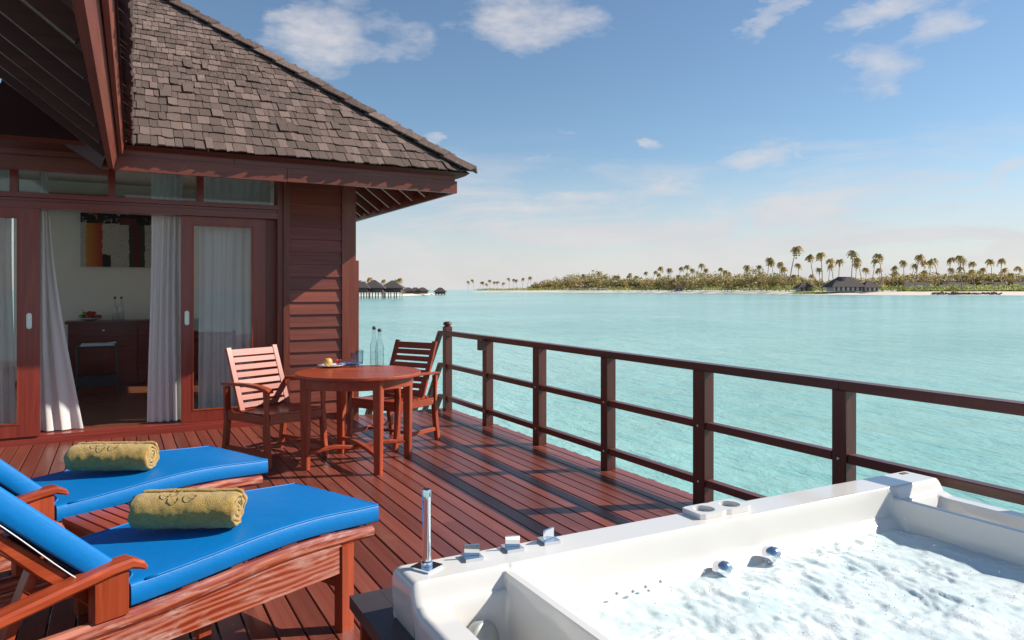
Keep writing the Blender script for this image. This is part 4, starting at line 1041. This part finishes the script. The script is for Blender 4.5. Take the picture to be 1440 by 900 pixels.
# handles, shower, cup holder, badge
def square_plate(c, s, h, rot, mat, name, par):
    pts = [(c[0] + s * math.cos(rot + math.pi / 4 + k * math.pi / 2), c[1] + s * math.sin(rot + math.pi / 4 + k * math.pi / 2)) for k in range(4)]
    return MB().prism(pts, c[2], c[2] + h).build(name, mat, par)
LZ = .5805
hsw = thing('hand_shower', 'slim chrome shower wand upright on the tub corner', 'shower', (.822, 2.068, LZ))
square_plate((.822, 2.068, LZ), .05, .008, .5, 'chrome', 'base_plate', hsw)
MB().lathe([(.018, .0085), (.018, .02), (.0135, .024), (.0138, .20), (.0142, .232), (.0125, .238)], (.822, 2.068, LZ), 24).build('wand', 'chrome', hsw, 40)
M['lever'] = plain('polished_lever', (.86, .86, .84), .05, 1, .02)
for i, (x, y, rt) in enumerate(((.975, 2.075, .25), (1.125, 2.085, .25), (1.265, 2.09, .95))):
    nm = ('square chrome tap next to the shower wand on the tub ledge', 'square chrome tap in the middle of the three on the tub ledge', 'square chrome tap farthest from the shower wand, lever turned edge on')[i]
    tp = thing('tub_tap', nm, 'tap', (x, y, LZ), 0, 'taps on the hot tub ledge')
    square_plate((x, y, LZ), .042, .010, -.08, 'chrome', 'base_plate', tp)
    c_, s_ = math.cos(rt - .55), math.sin(rt - .55)
    MB().bar((x - c_ * .024, y - s_ * .024, LZ + .027), (x + c_ * .024, y + s_ * .024, LZ + .027), .008, .033, (0, 0, 1), .1).build('lever', 'lever', tp)
ch = thing('cup_holder', 'white cup holder plate with two round recesses on the tub ledge', 'cup holder', (1.995, 2.075, LZ))
M['dark_liner'] = plain('cup_liner', (.34, .33, .32), .3)
cb_ = MB()
def cup_plate():
    b = bmesh.new(); n = 28
    return None
X0, X1, Y0, Y1 = 1.872, 2.125, 2.020, 2.128
# plate with two real round holes
b = MB(); n = 24; z0_, z1_ = LZ, LZ + .02
for cx in ((X0 + X1) / 2 - .064, (X0 + X1) / 2 + .064):
    xa, xb = (X0, (X0 + X1) / 2) if cx < (X0 + X1) / 2 else ((X0 + X1) / 2, X1)
    cy = (Y0 + Y1) / 2; r = .040; outer = []; inner = []
    for k in range(n):
        a = 2 * math.pi * (k + .5) / n; dx, dy = math.cos(a), math.sin(a)
        sc_ = min(((xb - cx) if dx > 0 else (cx - xa)) / max(abs(dx), 1e-6), ((Y1 - cy) if dy > 0 else (cy - Y0)) / max(abs(dy), 1e-6))
        outer.append((cx + dx * sc_, cy + dy * sc_)); inner.append((cx + dx * r, cy + dy * r))
    o = len(b.v)
    b.v += [(x, y, z1_) for x, y in outer] + [(x, y, z1_) for x, y in inner] + [(x, y, z0_ + .002) for x, y in inner] + [(x, y, z0_) for x, y in outer]
    for k in range(n):
        k2 = (k + 1) % n
        b.f += [(o + k, o + k2, o + n + k2, o + n + k), (o + n + k, o + n + k2, o + 2 * n + k2, o + 2 * n + k), (o + k2, o + k, o + 3 * n + k, o + 3 * n + k2)]
b.build('holder_plate', 'white', ch)
for cx in ((X0 + X1) / 2 - .064, (X0 + X1) / 2 + .064):
    MB().lathe([(.0385, .001), (.0385, .004), (.034, .004), (.034, .0025), (.002, .0025)], (cx, (Y0 + Y1) / 2, LZ), 24).build('recess_liner', 'steel', ch, 40)
MB().box(3.145, 3.185, 2.088, 2.108, .5795, .5825).build('badge', 'hutwall', tub)
# water in the tub
wx0, wx1, wy0, wy1 = 1.045, 2.905, -.02, 1.93
nx_, ny_ = 250, 250; wm = MB()
jets = [(1.845, 1.75), (2.08, 1.72), (1.5, 1.55), (2.35, 1.4), (1.75, 1.2), (2.5, 1.75)]
for j in range(ny_ + 1):
    for i in range(nx_ + 1):
        x = wx0 + (wx1 - wx0) * i / nx_; y = wy0 + (wy1 - wy0) * j / ny_
        turb = .35 + sum(math.exp(-((x - a) ** 2 + (y - b_) ** 2) / .07) for a, b_ in jets)
        turb = min(turb, 1.25) * (1 - .55 * sm(2.45, 2.85, x))
        v = Vector((x * 7, y * 7, 1.3)); a = mnoise.fractal(v, 1.0, 2.0, 3)
        c = mnoise.noise(Vector((x * 38, y * 38, 4.))); c2_ = mnoise.noise(Vector((x * 17 + 2 * a, y * 17 - 2 * a, 7.))); d_ = mnoise.noise(Vector((x * 85, y * 85, 9.)))
        z = .424 + a * .012 + turb * (c2_ * .0055 + c * .0018 + abs(d_) * .0012) + .02 * turb * .4
        wm.v.append((x, y, z))
for j in range(ny_):
    for i in range(nx_): wm.f.append((j * (nx_ + 1) + i, j * (nx_ + 1) + i + 1, (j + 1) * (nx_ + 1) + i + 1, (j + 1) * (nx_ + 1) + i))
two = wm.build('tub_water', 'tubwater', None, True); tag(two, 'foaming bubbling water filling the white hot tub', 'water', kind='stuff')
# spray drops thrown up along the tub wall
dr = MB(); rr = random.Random(12)
for i in range(260):
    a, b_ = rr.choice(jets); x = min(2.85, max(1.12, rr.gauss(a, .22))); y = min(1.80, max(.6, rr.gauss(b_, .2))); h = abs(rr.gauss(0, .035)); r = rr.uniform(.001, .0028)
    o = len(dr.v); c = (x, y, .440 + h)
    for q in ((r, 0, 0), (-r, 0, 0), (0, r, 0), (0, -r, 0), (0, 0, r * 1.3), (0, 0, -r * 1.3)): dr.v.append((c[0] + q[0], c[1] + q[1], c[2] + q[2]))
    for f in ((0, 2, 4), (2, 1, 4), (1, 3, 4), (3, 0, 4), (2, 0, 5), (1, 2, 5), (3, 1, 5), (0, 3, 5)): dr.f.append(tuple(o + k for k in f))
tag(dr.build('water_spray', 'plate', None, True), 'fine drops of spray over the bubbling tub water', 'spray', kind='stuff')

# ------------------------------------------------------------------ island and far shore
SH = [(540, 1150), (620, 1000), (665, 860), (800, 760), (950, 620), (1050, 500), (1130, 440), (1250, 410), (1440, 385), (1700, 360), (2100, 340)]
def shore(x):
    for (a, da), (b, db) in zip(SH, SH[1:]):
        if a <= x <= b: return da + (db - da) * (x - a) / (b - a)
    return SH[0][1] if x < SH[0][0] else SH[-1][1]
isl = MB(); xs_ = list(range(664, 2101, 12)); prof = [(-6, WATER_Z - .6), (0, WATER_Z + .03), (9, WATER_Z + .7), (20, WATER_Z + 1.6), (32, WATER_Z + 1.9), (240, WATER_Z + 2.2)]
for x in xs_:
    D = shore(x); wob = 5 * mnoise.noise(Vector((x * .02, 0, 0))) + 2 * mnoise.noise(Vector((x * .11, 3, 0)))
    taper = sm(664, 700, x)
    for dd, z in prof:
        p = at_depth(x, D + wob + dd * (.25 + .75 * taper), 0); isl.v.append((p.x, p.y, WATER_Z - .6 + (z - WATER_Z + .6) * (.5 + .5 * taper) + .15 * mnoise.noise(Vector((p.x * .05, p.y * .05, 0)))))
m_ = len(prof)
for i in range(len(xs_) - 1):
    for j in range(m_ - 1): isl.f.append((i * m_ + j, (i + 1) * m_ + j, (i + 1) * m_ + j + 1, i * m_ + j + 1))
tag(isl.build('island', 'sand', None, True), kind='structure')
# small spit behind the stilted villas
sp = MB(); pts = [(500, 330), (545, 340), (575, 360), (600, 400), (612, 430)]
for x, D in pts:
    for dd, z in ((-3, WATER_Z - .5), (3, WATER_Z + .25), (25, WATER_Z + .9), (60, WATER_Z + .6)):
        p = at_depth(x, D + dd, 0); sp.v.append((p.x, p.y, z))
for i in range(len(pts) - 1):
    for j in range(3): sp.f.append((i * 4 + j, (i + 1) * 4 + j, (i + 1) * 4 + j + 1, i * 4 + j + 1))
tag(sp.build('sand_spit', 'sand', None, True), kind='structure')

def leaf_cloud(b, c, rx, ry, rz, n, size, rr, flat=.75):
    """leaf clumps on and inside an uneven ellipsoid"""
    for _ in range(n):
        d = Vector((rr.gauss(0, 1), rr.gauss(0, 1), rr.gauss(0, 1))).normalized(); k = rr.uniform(.55, 1.05)
        if d.z < -.3: d.z *= .3
        p = Vector((c[0] + d.x * rx * k, c[1] + d.y * ry * k, c[2] + d.z * rz * k))
        u = Vector((rr.gauss(0, 1), rr.gauss(0, 1), rr.gauss(0, .7))).normalized(); v = u.cross(Vector((rr.gauss(0, 1), rr.gauss(0, 1), rr.gauss(0, 1)))).normalized()
        s = size * rr.uniform(.5, 1.3); o = len(b.v)
        for q in (u * s, v * s * .6, u * -s, v * -s * .6): b.v.append(tuple(p + q))
        b.f.append((o, o + 1, o + 2, o + 3))
rr = random.Random(21)
lowb = MB()
x = 672.
while x < 1720:
    D = shore(x) + 36; k = D / 1030
    h = 4.0 + 1.8 * mnoise.noise(Vector((x * .03, 1, 0)))
    if x < 760: h *= .55 + .45 * (x - 672) / 88
    p = at_depth(x, D + rr.uniform(-5, 14), 0)
    leaf_cloud(lowb, (p.x, p.y, WATER_Z + 1.7 + h * .42), 3.6, 3.6, h * .68, 52, .62, rr)
    x += 3.1 * (1030 / D) * .62
tag(lowb.build('shore_bushes', 'bush'), 'low green bushes hedging the island beach', 'bushes', kind='stuff')
wd_ = MB()
def treetop(x):          # crown line of the mixed woodland, in photo rows
    pts = [(745, 402), (775, 392), (800, 388), (820, 384), (845, 382), (860, 389), (900, 391), (940, 390), (965, 387), (985, 384), (1010, 384), (1040, 388), (1062, 378), (1075, 384), (1100, 384), (1125, 390), (1160, 394), (1230, 392), (1260, 386), (1330, 383), (1440, 385), (1720, 384)]
    for (a, ya), (b, yb) in zip(pts, pts[1:]):
        if a <= x <= b: return ya + (yb - ya) * (x - a) / (b - a)
    return 400
x = 745.
while x < 1720:
    D = shore(x) + rr.uniform(48, 95) + (40 if x > 1120 else 0)
    ztop = H + (HY - treetop(x) - rr.uniform(-2.5, 4.5)) * D / FPX
    base = WATER_Z + 2; hh = max(2.5, ztop - base); p = at_depth(x, D, 0)
    leaf_cloud(wd_, (p.x, p.y, base + hh * .60), 3.2 + hh * .14, 3.2 + hh * .14, hh * .46, 150, .9, rr); leaf_cloud(wd_, (p.x, p.y, base + hh * .25), 3.6, 3.6, hh * .32, 90, 1.1, rr)
    x += 3.4 * (1030 / D) * .62
tag(wd_.build('island_woodland', 'wood_trees'), 'mixed woodland massed behind the island bushes', 'woodland', kind='stuff')
# palms
def palm_meshes(seed):
    rr = random.Random(seed); lean = rr.uniform(-.24, .24); lb = rr.uniform(-.12, .12)
    tr = MB().tube([(lean * (z ** 1.6), lb * z ** 1.4, z) for z in [0, .12, .3, .5, .7, .86, 1.0]], [.020, .014, .012, .0105, .0095, .009, .008], 6).mesh('trunk', (0, 0, 0), 'palmtrunk', True)
    cr = MB(); top = Vector((lean, lb, 1.0))
    nf = 26
    for i in range(nf):
        a = 2 * math.pi * i / nf + rr.uniform(-.2, .2); up = rr.uniform(-1.0, 1.7); ln = rr.uniform(.13, .195)
        d = Vector((math.cos(a) + .35, math.sin(a) - .1, 0)).normalized(); side = Vector((-d.y, d.x, 0))
        pts = []
        for s in range(7):
            q = s / 6; pts.append(top + d * (ln * q * (1 - .22 * q * (1 - up * .4))) + Vector((0, 0, ln * (up * .75 * q - (.75 + .6 * max(up, 0)) * q * q))))
        for s in range(6):
            wdt = .036 * math.sin(math.pi * (s + .7) / 7) + .006
            for sg in (-1, 1):
                o = len(cr.v); m0, m1 = pts[s], pts[s + 1]
                tipp = (m0 + m1) / 2 + side * sg * wdt + Vector((0, 0, -wdt * rr.uniform(.4, 1.0))) + d * .012
                cr.v += [tuple(m0), tuple(m1), tuple(tipp)]; cr.f.append((o, o + 1, o + 2))
    crm = bpy.data.meshes.new('crown'); crm.from_pydata(cr.v, [], cr.f); crm.materials.append(MATS['palmleaf'])
    return tr, crm
PV = [palm_meshes(s) for s in range(11)]
tops = []
for q in ((40, 35), (100, 125), (190, 70), (240, 60), (270, 130), (310, 95), (335, 100), (410, 50), (435, 120), (480, 90), (530, 100), (600, 65), (660, 170), (690, 135), (725, 105), (765, 125), (795, 70), (850, 105), (880, 100), (940, 95), (985, 90), (1040, 145), (1070, 75), (1095, 90), (1145, 110), (1135, 160), (1200, 150), (1250, 100), (1300, 95), (1330, 150), (1390, 180), (1425, 140), (20, 150), (70, 190), (500, 150), (590, 150), (1000, 150), (870, 165), (150, 190), (225, 150)):
    tops.append((1100 + q[0] / 4.235, 340 + q[1] / 4.235))
for q in ((640, 150), (660, 190), (695, 165), (720, 160), (755, 150), (750, 200), (810, 140), (845, 160), (893, 130), (925, 160), (1022, 155), (1060, 170), (1085, 180), (1160, 150), (1195, 140), (1270, 140), (1300, 95), (1350, 110), (1380, 120), (1420, 150), (590, 175), (560, 180), (455, 190), (435, 205), (390, 205), (360, 205), (320, 210), (505, 205), (270, 180), (180, 195)):
    tops.append((780 + q[0] / 4.364, 340 + q[1] / 4.364))
for q in ((895, 155), (932, 170), (958, 170), (978, 182), (1003, 158), (1030, 168), (1052, 168), (1090, 175), (1135, 145), (1160, 150), (1185, 155), (1220, 145), (1250, 140), (1280, 135), (855, 165)):
    tops.append((480 + q[0] / 4.8, 360 + q[1] / 4.8))
rr = random.Random(5)
def palm(x, ytop, D, label, group, i):
    base = at_depth(x, D, 0); zb = WATER_Z + 1.9; ztop = H + (HY - ytop) * D / FPX - 1.0
    s = max(4, ztop - zb); tr, cr = PV[(i * 7) % 11]
    t = thing('palm_tree', label, 'palm', (base.x, base.y, zb), rr.uniform(0, 6.28), group)
    k = max(1.0, min(1.9, 17 / s)); o = bpy.data.objects.new('trunk', tr); COL.objects.link(o); o.parent = t; o.scale = (s, s, s)
    c = bpy.data.objects.new('crown', cr); COL.objects.link(c); c.parent = t
    # crowns keep their natural size whatever the trunk height
    ck = s * k; topv = Vector(tr.vertices[-1].co); top = Vector((sum(v.co.x for v in tr.vertices[-6:]) / 6, sum(v.co.y for v in tr.vertices[-6:]) / 6, 1.0))
    c.scale = (ck, ck, ck); c.location = top * (s - ck)
    return t
for i, (x, yt) in enumerate(tops):
    D = shore(x) + rr.uniform(26, 75)
    if i == 0: palm(x, yt - 2, D, 'tallest slim coconut palm leaning over the small thatched roof on the island', None, i)
    elif 1163 < x < 1232: palm(x, yt, D, 'coconut palm rising right behind the large hipped roof beach villa', 'palms behind the large beach villa', i)
    elif 1311 < x < 1412: palm(x, yt, D, 'coconut palm standing behind the rock groyne on the beach', 'palms behind the groyne', i)
    elif 1232 <= x <= 1311: palm(x, yt, D, 'coconut palm between the large beach villa and the rock groyne', 'palms between villa and groyne', i)
    elif x >= 1412: palm(x, yt, D, 'coconut palm past the far end of the rock groyne', 'palms past the groyne', i)
    elif x > 1100: palm(x, yt, D, 'coconut palm around the small thatched bungalow beside the large beach villa', 'palms around the small bungalow', i)
    elif x > 770: palm(x, yt, D, 'coconut palm above the island woodland and white beach', 'palms above the woodland', i)
    else: palm(x, yt, D, 'distant coconut palm on the low tip of the island', 'palms on the island tip', i)
for i, (qx, qy) in enumerate(((200, 135), (225, 155), (280, 150), (345, 155), (395, 140), (150, 160), (115, 155), (370, 150))):
    palm(480 + qx / 4.8, 360 + qy / 4.8, 345 + rr.uniform(0, 30), 'coconut palm behind the stilted huts over the lagoon', 'palms behind the stilted huts', i + 2)
# far huts
def hip_house(name, label, x, D, wid, dep, zw, zr, base_z, matw='hutwall', stilts=False, group=None, ang=None, over=.9, ridge=.25):
    c = at_depth(x, D, base_z); t = thing(name, label, 'hut' if stilts else 'house', (c.x, c.y, base_z), -TH if ang is None else ang, group)
    h2, d2 = wid / 2, dep / 2
    if stilts:
        for i in range(4):
            for j in range(2): MB().bar((-h2 + .3 + i * (wid - .6) / 3, -d2 + .3 + j * (dep - .6), -3.2), (-h2 + .3 + i * (wid - .6) / 3, -d2 + .3 + j * (dep - .6), 0), .32, .32).build('stilt', 'hutpale' if i % 2 else 'hutwall', t, local=True)
        MB().box(-h2 - .8, h2 + .8, -d2 - 1.6, d2 + .3, 0, .25).build('floor', 'hutwall', t, local=True)
    b0 = .255 if stilts else 0
    MB().box(-h2, h2, -d2, d2, b0, zw).build('wall', matw, t, local=True)
    n = max(2, int(wid / 2.6))
    for i in range(n):
        xa = -h2 + (i + .5) * wid / n
        wo = MB().box(xa - .62, xa + .62, -d2 - .05, -d2 - .005, b0 + .5, zw - .3).build('window', 'darkmetal', t, local=True)
        MB().box(xa - .68, xa + .68, -d2 - .09, -d2 - .052, b0 + .38, b0 + .48).build('sill', 'hutpale', wo, local=True)
    e = over; rl_ = wid * ridge / 2
    b = MB(); b.add([(-h2 - e, -d2 - e, zw - .35), (h2 + e, -d2 - e, zw - .35), (h2 + e, d2 + e, zw - .35), (-h2 - e, d2 + e, zw - .35), (-rl_, 0, zr), (rl_, 0, zr), (-h2 - e, -d2 - e, zw - .6), (h2 + e, -d2 - e, zw - .6), (h2 + e, d2 + e, zw - .6), (-h2 - e, d2 + e, zw - .6)],
                    [(0, 1, 5, 4), (1, 2, 5), (2, 3, 4, 5), (3, 0, 4), (9, 8, 7, 6), (0, 6, 7, 1), (1, 7, 8, 2), (2, 8, 9, 3), (3, 9, 6, 0)])
    b.build('roof', 'thatch', t, local=True)
    return t
hip_house('stilted_hut', 'dark thatched hut on pale stilts, closest to the villa corner', 506, 250, 6.0, 5, 1.95, 3.7, .5, stilts=True, group='stilted huts over the lagoon', ridge=.5)
hip_house('stilted_hut', 'peaked dark thatched hut in the middle of the stilted row', 526, 252, 6.6, 5.5, 1.95, 4.3, .5, stilts=True, group='stilted huts over the lagoon', ridge=.12)
hip_house('stilted_hut', 'peaked dark thatched hut at the seaward end of the stilted row', 552, 256, 6.6, 5.5, 1.95, 4.2, .5, stilts=True, group='stilted huts over the lagoon', ridge=.12)
hip_house('boat_shelter', 'small lone thatched shelter on the water between the two shores', 619, 420, 5.5, 4, 1.6, 3.6, -.9, stilts=True, ridge=.3)
hip_house('beach_villa', 'large dark hipped roof villa on the island beach', 1187, 445, 17, 11, 3.2, 9.0, WATER_Z + 1.8, 'hutpale', ridge=.45, over=2.2)
hip_house('beach_villa', 'smaller dark roofed wing beside the large beach villa', 1222, 442, 8, 8, 2.8, 6.6, WATER_Z + 1.8, 'hutpale', ridge=.3, over=1.5)
hip_house('beach_villa', 'small dark thatched bungalow under the tallest leaning palm', 1131, 475, 9, 7, 2.6, 6.2, WATER_Z + 1.8, 'hutpale', ridge=.2, over=1.4)
for i, (x, D, wd) in enumerate(((1290, 475, 22), (1342, 470, 22), (1396, 465, 20), (1436, 455, 15))):
    hip_house('beach_villa', ('long dark roof behind the hedge next to the large villa', 'long dark roof behind the palms and the rock groyne', 'long dark roof behind the hedge beyond the groyne', 'dark roof at the open end of the island hedge')[i], x, D, wd, 9, 2.8, 6.0, WATER_Z + 1.8, 'hutwall', ridge=.7, over=1.5)
hip_house('beach_hut', 'tiny pale hut among the bushes on the far beach', 954, 650, 7, 6, 2.6, 6.5, WATER_Z + 1.8, 'hutpale', ridge=.15, over=.6)
# low roofs on the spit
for i, x in enumerate((574, 584, 594)): hip_house('spit_hut', 'low dark roofed hut on the sand spit past the stilted huts', x, 395, 5.5, 5, 1.8, 3.4, WATER_Z + .8, 'hutwall', ridge=.3, group='low huts on the sand spit')
# rock groyne
rk = random.Random(6)
gr = thing('rock_groyne', 'low dark groyne of piled rocks on the island beach', 'rocks', tuple(at_depth(1360, shore(1360) + 2, WATER_Z)))
for i in range(70):
    x = 1311 + i * 1.4 + rk.uniform(-.5, .5); p = at_depth(x, shore(x) + rk.uniform(2, 7), WATER_Z + rk.uniform(.2, 1.2)); b = MB(); r = rk.uniform(.5, 1.0)
    ico = bmesh.new(); bmesh.ops.create_icosphere(ico, subdivisions=1, radius=r)
    b.v = [tuple(Vector(v.co) * rk.uniform(.75, 1.2) + p) for v in ico.verts]; b.f = [tuple(v.index for v in f.verts) for f in ico.faces]; ico.free()
    b.build('rock', 'rock', gr)
gp = MB()
for i in range(24):
    x = 1117 + i * 1.9; p = at_depth(x, shore(x) + 6, WATER_Z + 1.0); leaf_cloud(gp, p, 1.6, 1.6, .7, 40, .4, rr)
tag(gp.build('beach_creeper', 'bush'), 'patch of green creeper at the waterline below the bungalow', 'plants', kind='stuff')
